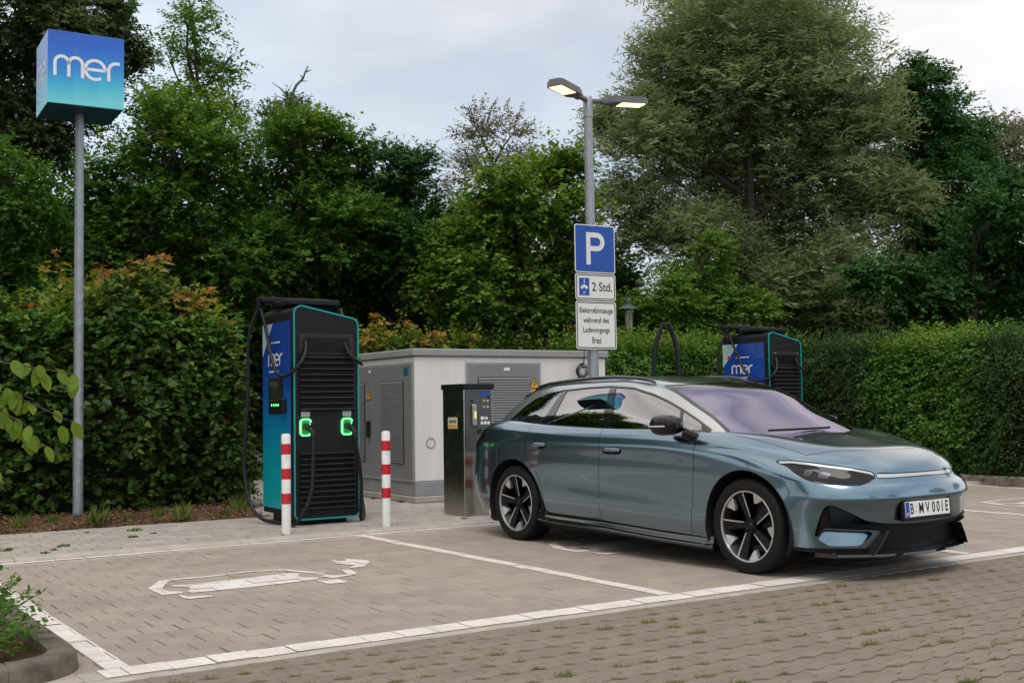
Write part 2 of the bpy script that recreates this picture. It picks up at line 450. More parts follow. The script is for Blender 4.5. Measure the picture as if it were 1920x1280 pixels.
nt.links.new(mth(nt, 'ADD', mth(nt, 'MULTIPLY', nz.outputs['Fac'], .6), mth(nt, 'MULTIPLY', n2.outputs['Fac'], .4)), rp.inputs['Fac']); nt.links.new(rp.outputs['Color'], b.inputs['Base Color']); b.inputs['Roughness'].default_value = .7

def soil_material(name, c0, c1, c2):
    m, nt, b = mat_base(name)
    g = N(nt, 'ShaderNodeNewGeometry')
    n1 = N(nt, 'ShaderNodeTexNoise', Scale=26.0, Detail=8.0, Roughness=.75); n2 = N(nt, 'ShaderNodeTexNoise', Scale=1.7, Detail=4.0)
    for n in (n1, n2): nt.links.new(g.outputs['Position'], n.inputs['Vector'])
    rp = N(nt, 'ShaderNodeValToRGB'); e = rp.color_ramp.elements
    e[0].position = .32; e[0].color = (*c0, 1); e[1].position = .68; e[1].color = (*c2, 1); k = e.new(.5); k.color = (*c1, 1)
    nt.links.new(mth(nt, 'ADD', mth(nt, 'MULTIPLY', n1.outputs['Fac'], .7), mth(nt, 'MULTIPLY', n2.outputs['Fac'], .3)), rp.inputs['Fac'])
    nt.links.new(rp.outputs['Color'], b.inputs['Base Color']); b.inputs['Roughness'].default_value = 1.0; b.inputs['Specular IOR Level'].default_value = .1
    bp = N(nt, 'ShaderNodeBump', Strength=.9, Distance=.03); nt.links.new(n1.outputs['Fac'], bp.inputs['Height']); nt.links.new(bp.outputs['Normal'], b.inputs['Normal'])
    return m
soil_mat = soil_material('brown_leaf_mould', (.045, .026, .016), (.11, .065, .038), (.20, .13, .08))
meadow_mat = soil_material('dark_ground_cover', (.02, .028, .012), (.045, .055, .02), (.08, .07, .035))  # dark green and brown tones

# the wide ground, one sheet to the horizon
MB().add([(-900, -900, -.06), (900, -900, -.06), (900, 900, -.06), (-900, 900, -.06)], [(0, 1, 2, 3)]).build('ground', meadow_mat)['kind'] = 'structure'

aisle_sand = soil_material('aisle_joint_sand', (.075, .058, .042), (.12, .094, .07), (.17, .138, .108))
def rect_mesh(name, w, d, ch, h, mat):
    """block with chamfered upper edge; origin at the centre of its top"""
    m = MB(); a, c = w / 2, d / 2
    vs = [(-a, -c, -h), (a, -c, -h), (a, c, -h), (-a, c, -h), (-a, -c, -ch), (a, -c, -ch), (a, c, -ch), (-a, c, -ch), (-a + ch, -c + ch, 0), (a - ch, -c + ch, 0), (a - ch, c - ch, 0), (-a + ch, c - ch, 0)]
    F = [(8, 9, 10, 11)]
    for i in range(4):
        j = (i + 1) % 4; F += [(4 + i, 4 + j, 8 + j, 8 + i), (i, j, 4 + j, 4 + i)]
    m.add(vs, F); me = bpy.data.meshes.new(name); me.from_pydata(m.v, [], m.f); me.materials.append(mat); me.update()
    return me, np.array(vs, float), F
CAMP = np.array([-5.174, -5.964])
_YV = np.array([math.sin(_yaw), math.cos(_yaw)])
def in_view(x, y, marg=.6):
    v = np.stack([x, y], -1) - CAMP
    dz = v @ _YV; dx = v @ np.array([_YV[1], -_YV[0]])
    return (dz > 3.0) & (np.abs(dx) < dz * .4395 + marg)
def lay(base, name, cells, meshes, near=300, rng=np.random.default_rng(1), jit=.0012, hidden=None):
    """cells: list of (x, y, z, kind). The blocks that show largest become objects of their own, the rest one joined mass"""
    C = np.array([(x, y, z, k) for x, y, z, k in cells], float)
    vis = in_view(C[:, 0], C[:, 1], .05)
    if hidden is not None: vis &= ~hidden(C)
    d = np.hypot(C[:, 0] - CAMP[0], C[:, 1] - CAMP[1]) + np.where(vis, 0, 1000)
    order = np.argsort(d)
    own = order[:near]; own = own[d[own] < 1000]
    dz = rng.normal(0, jit, len(C)); tx = rng.normal(0, .0035, len(C)); ty = rng.normal(0, .0035, len(C)); rz = rng.normal(0, .004, len(C))
    isown = np.zeros(len(C), bool); isown[own] = True
    for i in own:
        me = meshes[int(C[i, 3])][0]
        o = bpy.data.objects.new(name, me); COL.objects.link(o); o.parent = base
        o.location = (C[i, 0], C[i, 1], C[i, 2] + dz[i]); o.rotation_euler = (tx[i], ty[i], rz[i])
    V = []; F = []; n = 0
    for k, (me, v, f) in enumerate(meshes):
        idx = np.where(~isown & (C[:, 3] == k))[0]
        if not len(idx): continue
        a = rz[idx]; X = v[None, :, 0] - a[:, None] * v[None, :, 1]; Y = v[None, :, 1] + a[:, None] * v[None, :, 0]
        Z = v[None, :, 2] + tx[idx][:, None] * v[None, :, 1] - ty[idx][:, None] * v[None, :, 0]
        W = np.stack([X + C[idx, 0, None], Y + C[idx, 1, None], Z + (C[idx, 2] + dz[idx])[:, None]], -1)
        V.append(W.reshape(-1, 3))
        for t in range(len(idx)):
            for ff in f: F.append(tuple(n + t * len(v) + i for i in ff))
        n += len(idx) * len(v)
    if V:
        me = bpy.data.meshes.new(name + '_mass'); me.from_pydata(np.concatenate(V).tolist(), [], F); me.materials.append(meshes[0][0].materials[0]); me.update()
        o = bpy.data.objects.new('paver_mass', me); COL.objects.link(o); o.parent = base; o['kind'] = 'stuff'
    return C, dz, own

def clip_rect(poly, x0, x1, y0, y1):
    def cut(P, f, ip):
        out = []
        for i in range(len(P)):
            a, b = P[i - 1], P[i]; fa, fb = f(a), f(b)
            if fa != fb: out.append(ip(a, b))
            if fb: out.append(b)
        return out
    def ix(v): return lambda a, b: (v, a[1] + (b[1] - a[1]) * (v - a[0]) / (b[0] - a[0]))
    def iy(v): return lambda a, b: (a[0] + (b[0] - a[0]) * (v - a[1]) / (b[1] - a[1]), v)
    P = list(poly)
    for f, ip in ((lambda p: p[0] >= x0, ix(x0)), (lambda p: p[0] <= x1, ix(x1)), (lambda p: p[1] >= y0, iy(y0)), (lambda p: p[1] <= y1, iy(y1))):
        if P: P = cut(P, f, ip)
    return P

# ---- the marked bays
bay = MB().box((-9.0, -.24, -.05), (10.25, 4.83, -.012)).build('bay_paving', joint_mat); bay['kind'] = 'structure'
PX, PY, BY0 = .219, .2055, .062
cells = []; rows = int((4.70 - BY0) / PY)
for r in range(rows):
    for k in range(int(16.6 / PX)):
        x = -6.4 + (k + .5 * (r % 2)) * PX; y = BY0 + (r + .5) * PY
        if x < -3.78 and y < 3.8: continue
        cells.append((x, y, 0, 0))
mesh0 = rect_mesh('paver', PX - .0068, PY - .0062, .0035, .03, bay_mat)
BC, BDZ, _ = lay(bay, 'paver', cells, [mesh0], 300, np.random.default_rng(2))
# gutter course along the kerb
gy0 = BY0 + rows * PY
cells = [(-6.4 + (k + .5) * .25, (gy0 + 4.795) / 2, 0, 0) for k in range(66)]
gut = lay(bay, 'gutter_block', cells, [rect_mesh('gutter_block', .246, 4.795 - gy0 - .004, .003, .03, edge_mat)], 300, np.random.default_rng(3))[0]
# edge course on the aisle side
cells = [(-6.4 + (k + .5) * .2165, -.04, 0, 0) for k in range(77)]
EC, EDZ, _ = lay(bay, 'edging_block', cells, [rect_mesh('edging_block', .2125, .192, .003, .03, edge_mat)], 300, np.random.default_rng(4))
cells = [(-6.4 + (k + .5) * 1.0, -.185, -.002, 0) for k in range(17)]
lay(bay, 'edging_strip', cells, [rect_mesh('edging_strip', .996, .082, .004, .05, kerb_mat)], 300, np.random.default_rng(5))

def paint(name, polys, label=None):
    """road paint: cut to every block below it so that the joints stay open"""
    m = MB()
    tris = []
    for pi, poly in enumerate(polys):
        for t in tessellate_polygon([[Vector((x, y, 0)) for x, y in poly]]): tris.append((pi, [poly[i] for i in t]))
    for pi, poly in tris:
        P = np.array(poly); bx0, by0 = P.min(0); bx1, by1 = P.max(0)
        for C, dz, w, d in ((BC, BDZ, PX - .004, PY - .004), (EC, EDZ, .2115, .191), (gut, np.zeros(len(gut)), .242, 4.795 - gy0 - .008)):
            for i in np.where((C[:, 0] > bx0 - .15) & (C[:, 0] < bx1 + .15) & (C[:, 1] > by0 - .15) & (C[:, 1] < by1 + .15))[0]:
                q = clip_rect(poly, C[i, 0] - w / 2, C[i, 0] + w / 2, C[i, 1] - d / 2, C[i, 1] + d / 2)
                if len(q) > 2:
                    ar = sum(q[k - 1][0] * q[k][1] - q[k][0] * q[k - 1][1] for k in range(len(q)))
                    if abs(ar) < 1e-5: continue
                    if ar < 0: q = q[::-1]
                    m.add([(x, y, C[i, 2] + dz[i] + .0034 + pi * .00012) for x, y in q], [tuple(range(len(q)))])
    o = m.build(name, paint_mat); o['kind'] = 'structure'
    return o
def rectp(x0, x1, y0, y1): return [(x0, y0), (x1, y0), (x1, y1), (x0, y1)]
paint('bay_front_line', [rectp(-3.70, 10.2, -.135, .056)])
paint('bay_back_line', [rectp(-6.4, 10.2, 4.70, 4.79)])
for x in (-3.595, 0.0, 3.25, 6.46, 9.80): paint('bay_side_line', [rectp(x - .06, x + .06, .06, 4.70)])
def ribp(path, w):
    out = []
    for a, b2 in zip(path[:-1], path[1:]):
        d = Vector((b2[0] - a[0], b2[1] - a[1])); n = Vector((-d.y, d.x)).normalized() * w / 2
        out.append([(a[0] - n.x, a[1] - n.y), (b2[0] - n.x, b2[1] - n.y), (b2[0] + n.x, b2[1] + n.y), (a[0] + n.x, a[1] + n.y)])
    return out
SYM = ribp([(-2.70, 2.55), (-2.516, 2.911), (-2.266, 2.905), (-1.844, 2.937), (-1.611, 2.909), (-1.487, 2.64), (-1.41, 2.45)], .062) + [
    [(-2.729, 2.536), (-2.565, 2.844), (-2.467, 2.912), (-2.595, 2.616), (-2.655, 2.476), (-2.645, 2.358), (-2.562, 2.276), (-2.593, 2.207), (-2.728, 2.232)],
    [(-2.541, 2.611), (-2.407, 2.556), (-1.707, 2.67), (-1.563, 2.613), (-1.572, 2.515), (-1.636, 2.438), (-1.609, 2.356), (-1.525, 2.287), (-1.568, 2.214), (-2.127, 2.158), (-2.526, 2.189), (-2.54, 2.258), (-2.477, 2.369), (-2.469, 2.452), (-2.552, 2.543)],
    [(-2.64, 2.141), (-2.621, 2.146), (-2.612, 2.035), (-2.453, 1.975), (-2.46, 1.926), (-2.629, 1.927), (-2.655, 1.982)],
    [(-1.609, 2.166), (-1.438, 2.132), (-1.438, 1.945), (-1.605, 1.947)],
    [(-1.498, 2.324), (-1.41, 2.425), (-1.362, 2.298), (-1.28, 2.29), (-1.227, 2.542), (-1.148, 2.569), (-1.186, 2.327), (-1.247, 2.246), (-1.442, 2.193)],
    [(-1.035, 3.169), (-1.005, 3.144), (-1.015, 3.048), (-.939, 3.036), (-.892, 3.186), (-.879, 3.112), (-.812, 2.981), (-.82, 2.832), (-.978, 2.618), (-1.086, 2.583), (-1.132, 2.603), (-1.002, 2.734), (-1.083, 2.901)]]
for dx in (0, 3.58, 10.05): paint('electric_car_symbol', [[(x + dx, y) for x, y in P] for P in SYM])

# ---- kerb and pavement
kb = MB().box((-9, 4.99, -.05), (10.3, 5.0, -.03)).build('kerb', kerb_mat); kb['kind'] = 'structure'
prof = [(4.799, -.04), (4.799, .004), (4.806, .018), (4.82, .028), (4.842, .0335), (4.87, SW), (4.948, SW), (4.952, SW - .004), (4.952, -.04)]
km = bpy.data.meshes.new('kerb_stone'); n = len(prof)
km.from_pydata([(x, y, z) for x in (-.498, .498) for y, z in prof], [], [(i, i + 1, n + i + 1, n + i) for i in range(n - 1)] + [tuple(range(n)), tuple(range(n, 2 * n))[::-1]])
km.materials.append(kerb_mat); km.update()
rng = random.Random(3)
for k in range(17):
    o = bpy.data.objects.new('kerb_stone', km); COL.objects.link(o); o.parent = kb; o.location = (-5.72 + k * 1.0, rng.uniform(-.003, .003), rng.uniform(-.002, .002))
pav = MB().prism([(-9, 4.945), (10.3, 4.945), (10.3, 14), (6.5, 14), (6.5, 24), (-.1, 24), (-.1, 7.1), (-9, 7.1)], -.05, SW - .012).build('pavement', joint_mat); pav['kind'] = 'structure'
cells = []
for r in range(60):
    y = 4.97 + (r + .5) * .205
    for k in range(80):
        x = -6.4 + (k + .5 * (r % 2)) * .21
        if y > 7.08 and (x < -.02 or x > 3.0): continue
        if 2.05 < x < 5.3 and 7.35 < y < 10.2: continue
        cells.append((x, y, SW, 0))
lay(pav, 'paver', cells, [rect_mesh('pavement_paver', .1995, .1965, .004, .03, walk_mat)], 300, np.random.default_rng(6), jit=.0016)
# ---- aisle with grass-joint blocks
aisle = MB().box((-60, -60, -.05), (60, -.228, -.0095)).build('aisle', aisle_sand); aisle['kind'] = 'structure'
AP, AR = .172, .099
def wavy(kind):
    """block outline: long edges wave; on every second course line a pocket is left open for grass"""
    def edge(x, sgn, hole_at):
        w = .0105 * math.sin(2 * math.pi * x / AP * 1.0 + (0 if sgn > 0 else math.pi * 0))
        return w
    a, c, g = AP / 2, AR / 2, .0042; P = []
    lowpocket, uppocket = kind % 2 == 0, kind % 2 == 1
    def pocket(x, ctr):   # depth of the pocket measured from the course line
        t = abs(x - ctr) / .036
        return .015 * math.sqrt(max(0, 1 - t * t)) if t < 1 else 0
    xs = np.linspace(-a + .0012, a - .0012, 11)
    for x in xs:
        z = -c + g + .0105 * math.sin(2 * math.pi * (x + (0 if kind == 0 else AP / 2)) / AP)
        if kind == 0: z += pocket(x, -a) + pocket(x, a)
        P.append((x, z))
    for x in xs[::-1]:
        z = c - g + .0105 * math.sin(2 * math.pi * (x + (0 if kind == 0 else AP / 2)) / AP)
        if kind == 1: z -= pocket(x, 0)
        P.append((x, z))
    return P
def wavy_mesh(kind):
    P = wavy(kind); n = len(P); cx = [p[0] for p in P]; ins = []
    for i in range(n):
        a, b2, c = Vector(P[i - 1]), Vector(P[i]), Vector(P[(i + 1) % n]); t = (c - a); t.normalize(); ins.append((P[i][0] - t.y * .006, P[i][1] + t.x * .006))
    vs = [(x, y, -.03) for x, y in P] + [(x, y, -.005) for x, y in P] + [(x, y, 0) for x, y in ins]
    F = [tuple(2 * n + i for i in range(n))] + [(k * n + i, k * n + (i + 1) % n, (k + 1) * n + (i + 1) % n, (k + 1) * n + i) for k in (0, 1) for i in range(n)]
    me = bpy.data.meshes.new('wave_paver'); me.from_pydata(vs, [], F); me.materials.append(aisle_mat); me.update()
    return me, np.array(vs, float), F
cells = []; holes = []
for r in range(80):
    y = -.232 - (r + .5) * AR
    for k in range(170):
        x = -10 + (k + .5 * (r % 2)) * AP
        if not in_view(np.array([x]), np.array([y]), 1.7)[0]: continue
        if x < -3.76 and y > -.3: continue
        # course line above row r carries pockets when r is even
        cells.append((x, y, -.002, 0 if r % 2 == 1 else 1))
for r in range(1, 80, 2):
    pass
wm = [wavy_mesh(0), wavy_mesh(1)]
lay(aisle, 'wave_paver', cells, wm, 300, np.random.default_rng(7), jit=.0009)
for r in range(0, 80):
    if r % 2 == 1:
        yl = -.232 - (r + 1) * AR       # line between a kind-0 row (above) and a kind-1 row (below)
        for k in range(170):
            x = -10 + (k + .5 * (r % 2)) * AP + AP / 2
            if in_view(np.array([x]), np.array([yl]), .3)[0]: holes.append((x, yl))
# sand and moss that has silted up the open pockets
fillm = soil_material('silted_joint_fill', (.10, .088, .048), (.145, .120, .082), (.19, .155, .12))
rf = np.random.default_rng(17); m = MB()
for (x, y) in holes:
    if rf.uniform() < .12: continue
    k = 9; e = rf.uniform(.85, 1.15, k); z = -.0030 - rf.uniform(.0, .002)
    m.add([(x + .047 * e[i] * math.cos(2 * math.pi * i / k), y + .027 * e[i] * math.sin(2 * math.pi * i / k), z - .0006) for i in range(k)] + [(x + rf.uniform(-.01, .01), y, z + .001)], [(i, (i + 1) % k, k) for i in range(k)])
fo = m.build('joint_fill', fillm); fo['kind'] = 'stuff'; fo['label'] = 'sand and moss silted into the open joints of the aisle paving'
# ---- planting bed on the left, soil heaped a little
nx, ny = 120, 60
X, Y = np.meshgrid(np.linspace(-14, -.08, nx), np.linspace(7.1, 12.5, ny))
Z = SW - .012 + .022 * np.clip((Y - 7.1) / .04, 0, 1) + .05 * np.clip((Y - 7.1) / .5, 0, 1) + np.array([[mnoise.noise((a * 2.3, b2 * 2.3, 0)) * .03 + mnoise.noise((a * 9, b2 * 9, 3)) * .012 for a, b2 in zip(ra, rb)] for ra, rb in zip(X, Y)]) * np.clip((Y - 7.1) / .2, 0, 1)
bed = np_mesh('planting_bed', np.stack([X, Y, Z], -1).reshape(-1, 3), grid_faces(ny, nx), soil_mat, smooth=True); bed['kind'] = 'structure'
# ---- right edge: raised kerb in front of the long hedge
rk = thing('kerb_row', (0, 0, 0)); rk['kind'] = 'structure'
prof = [(0, -.05), (0, .10), (.008, .118), (.02, .125), (.11, .125), (.12, .118), (.12, -.05)]; n = len(prof)
km2 = bpy.data.meshes.new('kerb_stone'); km2.from_pydata([(a, y, z) for y in (-.498, .498) for a, z in prof], [], [(i, n + i, n + i + 1, i + 1) for i in range(n - 1)] + [tuple(range(n))[::-1], tuple(range(n, 2 * n))])
km2.materials.append(plain('old_kerb_concrete', (.24, .205, .175), .9, var=.25, scale=5, bump=.3)); km2.update()
for k in range(13):
    o = bpy.data.objects.new('kerb_stone', km2); COL.objects.link(o); o.parent = rk; o.location = (10.26 + rng.uniform(-.004, .004), 6.8 - k, rng.uniform(-.006, .006))
rb = MB().prism([(10.37, -6), (14, -6), (14, 8.0), (10.37, 8.0)], -.05, .09).build('hedge_bed', soil_mat); rb['kind'] = 'structure'
# ---- planter island at the left front corner
pc = thing('planter_kerb', (0, 0, 0), 0, 'rounded dark concrete kerb holding a leafy shrub beside the empty bay', 'planter kerb')
mossy = plain('mossy_old_concrete', (.11, .092, .070), .95, var=.45, scale=9, bump=.5)
path = [(-3.765, 6.0 - 0) for _ in range(0)]
ctr, rad = (-4.13, .31), .365
pts = [(-3.765, 3.6), (-3.765, 2.4), (-3.765, 1.4), (-3.765, .8)] + [(ctr[0] + rad * math.cos(R(a)), ctr[1] + rad * math.sin(R(a))) for a in range(0, -91, -10)] + [(-4.8, -.055), (-5.8, -.055), (-7, -.055)]
def sweep(pts, prof, name, mat, parent):
    vs = []; F = []; n = len(prof)
    for i, p in enumerate(pts):
        t = Vector(pts[min(i + 1, len(pts) - 1)]) - Vector(pts[max(i - 1, 0)]); t.normalize(); nn = Vector((-t.y, t.x))
        for o_, z in prof: vs.append((p[0] + nn.x * -o_ * 1.0, p[1] + nn.y * -o_, z))
    for i in range(len(pts) - 1):
        for j in range(n - 1): F.append((i * n + j, i * n + j + 1, (i + 1) * n + j + 1, (i + 1) * n + j))
    F.append(tuple(range(n))[::-1]); F.append(tuple((len(pts) - 1) * n + k for k in range(n)))
    return MB().add(vs, F).build(name, mat, parent, smooth=40)
seg = [pts[0:2], pts[1:4], pts[3:14], pts[13:15], pts[14:16]]
kp = [(-.035, -.03), (-.02, .075), (-.005, .096), (.015, .102), (.10, .102), (.118, .095), (.125, .0)]
for s_ in seg: sweep(s_, kp, 'kerb_stone', mossy, pc)
isl = MB().prism([(-3.87, 3.6)] + [(-3.87, .8)] + [(ctr[0] + .27 * math.cos(R(a)), ctr[1] + .27 * math.sin(R(a))) for a in range(0, -91, -15)] + [(-7, .04), (-7, 3.6)][::1], -.03, .055).build('planter_soil', soil_mat); isl['kind'] = 'structure'
# ================================================================== street furniture
galv = plain('galvanised_steel', (0.30, 0.335, 0.36), 0.42, metal=0.5, var=.16, scale=14, rvar=.1)
white_paint = plain('white_powder_coat', (0.72, 0.72, 0.70), 0.4, var=.05, scale=10)
red_paint = plain('red_reflective_band', (0.50, 0.012, 0.018), 0.4, var=.06, scale=12)
blackp = plain('black_powder_coat', (0.0075, 0.0085, 0.0095), 0.5, var=.2, scale=20, spec=.28)
blacks = plain('dark_satin_panel', (0.0085, 0.010, 0.011), 0.42, var=.2, scale=6, spec=.3)
teal = plain('teal_edge_strip', (0.0, 0.30, 0.30), 0.4)
steel = plain('brushed_stainless_steel', (0.42, 0.40, 0.36), 0.24, metal=1.0, var=.08, scale=5, rvar=.06)
cable_m = plain('black_cable_sheath', (0.009, 0.010, 0.012), 0.5, spec=.35)
sign_white = plain('sign_white', (0.72, 0.72, 0.71), 0.45, var=.03, scale=10)
sign_black = plain('sign_black', (0.012, 0.012, 0.014), 0.5)
sign_blue = plain('sign_blue', (0.008, 0.07, 0.36), 0.35, var=.05, scale=6)
cab_grey = plain('grey_door_paint', (0.20, 0.205, 0.215), 0.45, var=.05, scale=3)
cab_roof = plain('grey_roof_edge', (0.28, 0.285, 0.29), 0.6, var=.12, scale=4)
logo_white = plain('white_print', (0.80, 0.82, 0.84), 0.4)
yellow = plain('warning_yellow', (0.70, 0.36, 0.01), 0.5)
green_glow = plain('green_led_ring', (0.1, 0.6, 0.1), 0.4, emit=(0.10, 1.0, 0.20), estr=3.6)
lamp_glow = plain('led_lamp_window', (0.9, 0.85, 0.7), 0.4, emit=(1.0, 0.72, 0.30), estr=2.6)
lamp_grey = plain('lamp_housing_grey', (0.13, 0.14, 0.15), 0.5, var=.1)
screen_m = plain('dark_screen', (0.03, 0.035, 0.035), 0.08, coat=1.0)

def ramp_mat(name, stops, axis=2, rough=0.35, pixel=None, coat=0.3):
    """printed colour gradient along object height, with faint vertical printed bands"""
    m, nt, b = mat_base(name)
    tc = N(nt, 'ShaderNodeTexCoord'); sp = N(nt, 'ShaderNodeSeparateXYZ')
    nt.links.new(tc.outputs['Generated'], sp.inputs[0])
    rp = N(nt, 'ShaderNodeValToRGB'); e = rp.color_ramp.elements
    e[0].position, e[0].color = stops[0][0], (*stops[0][1], 1); e[1].position, e[1].color = stops[-1][0], (*stops[-1][1], 1)
    for p, c in stops[1:-1]:
        k = e.new(p); k.color = (*c, 1)
    src = sp.outputs[axis]
    if pixel is not None:
        # stepped offset between three print widths
        s2 = N(nt, 'ShaderNodeMath', operation='MULTIPLY'); s2.inputs[1].default_value = 3.0
        nt.links.new(sp.outputs[pixel], s2.inputs[0])
        fl = N(nt, 'ShaderNodeMath', operation='FLOOR'); nt.links.new(s2.outputs[0], fl.inputs[0])
        ml = N(nt, 'ShaderNodeMath', operation='MULTIPLY_ADD'); ml.inputs[1].default_value = -0.05; nt.links.new(fl.outputs[0], ml.inputs[0])
        nt.links.new(src, ml.inputs[2]); src = ml.outputs[0]
    nt.links.new(src, rp.inputs['Fac']); nt.links.new(rp.outputs['Color'], b.inputs['Base Color'])
    b.inputs['Roughness'].default_value = rough; b.inputs['Coat Weight'].default_value = coat
    return m

def arc(cx, cy, r, a0, a1, n=14, ry=None):
    return [(cx + r * math.cos(R(a0 + (a1 - a0) * k / n)), cy + (ry or r) * math.sin(R(a0 + (a1 - a0) * k / n))) for k in range(n + 1)]
def mer_strokes(w, M, mat=0):
    """the operator's word mark: m, e, r as strokes; drawn 1 unit wide around the origin"""
    m = MB(); h = .30; t = w
    def st(path): m.ribbon([(x, y) for x, y in path], t, 0, .0012, mat, M)
    st([(-.48, -.17)] + [(-.48, .02)] + arc(-.375, .045, .105, 180, 0) + [(-.27, .02), (-.27, -.17)])
    st([(-.27, .02)] + arc(-.165, .045, .105, 180, 0) + [(-.06, .02), (-.06, -.17)])
    st(arc(.135, -.01, .155, 0, 305, 26)); st([(.29, -.01), (-.02, -.01)])
    st([(.345, -.17), (.345, .0)] + arc(.47, .01, .125, 180, 80, 10) + [(.52, .133)])
    return m

# ------------------------------------------------------------------ charging stations
side_print = ramp_mat('charger_side_print', [(0.0, (0.0, 0.36, 0.38)), (0.30, (0.0, 0.28, 0.38)), (0.52, (0.004, 0.14, 0.40)), (0.70, (0.006, 0.06, 0.34)), (1.0, (0.006, 0.045, 0.28))])
pale_print = plain('pale_aqua_print', (0.42, 0.62, 0.66), 0.35)
def rrect(x0, x1, y0, y1, r, n=5):
    P = []
    for cx, cy, a in ((x1 - r, y1 - r, 0), (x0 + r, y1 - r, 90), (x0 + r, y0 + r, 180), (x1 - r, y0 + r, 270)):
        for k in range(n + 1):
            w = R(a + 90 * k / n); P.append((cx + r * math.cos(w), cy + r * math.sin(w)))
    return P
def hang(a, b, sag, n=14):
    """cable sagging between two points"""
    a = Vector(a); b = Vector(b); P = []
    for k in range(n + 1):
        t = k / n; p = a.lerp(b, t); p.z -= sag * 4 * t * (1 - t); P.append(tuple(p))
    return P
def bez(P, n=30):
    """smooth curve through points"""
    P = np.array(P, float); d = np.linalg.norm(np.diff(P, axis=0), axis=1); t = np.concatenate([[0], np.cumsum(d)])
    return [tuple(p) for p in cspline(t, P, np.linspace(0, t[-1], n))]

# loops of cable on a bent hoop beyond the car roof
def hoop(loc, rot, label):
    t = thing('cable_hoop', loc, rot, label, 'cable hoop')
    P = bez([(-.30, 0, 0), (-.27, 0, .8), (-.20, 0, 1.6), (-.08, 0, 2.28), (0, 0, 2.40), (.08, 0, 2.28), (.18, 0, 1.6), (.24, 0, .8), (.26, 0, 0)], 40)
    MB().tube(P, .034, 10).build('bent_tube', blacks, t, smooth=60)
    for x in (-.30, .26): MB().lathe([(.06, 0), (.06, .012), (.035, .014)], 16, 0, Matrix.Translation((x, 0, 0))).build('foot_plate', galv, t)
    return t

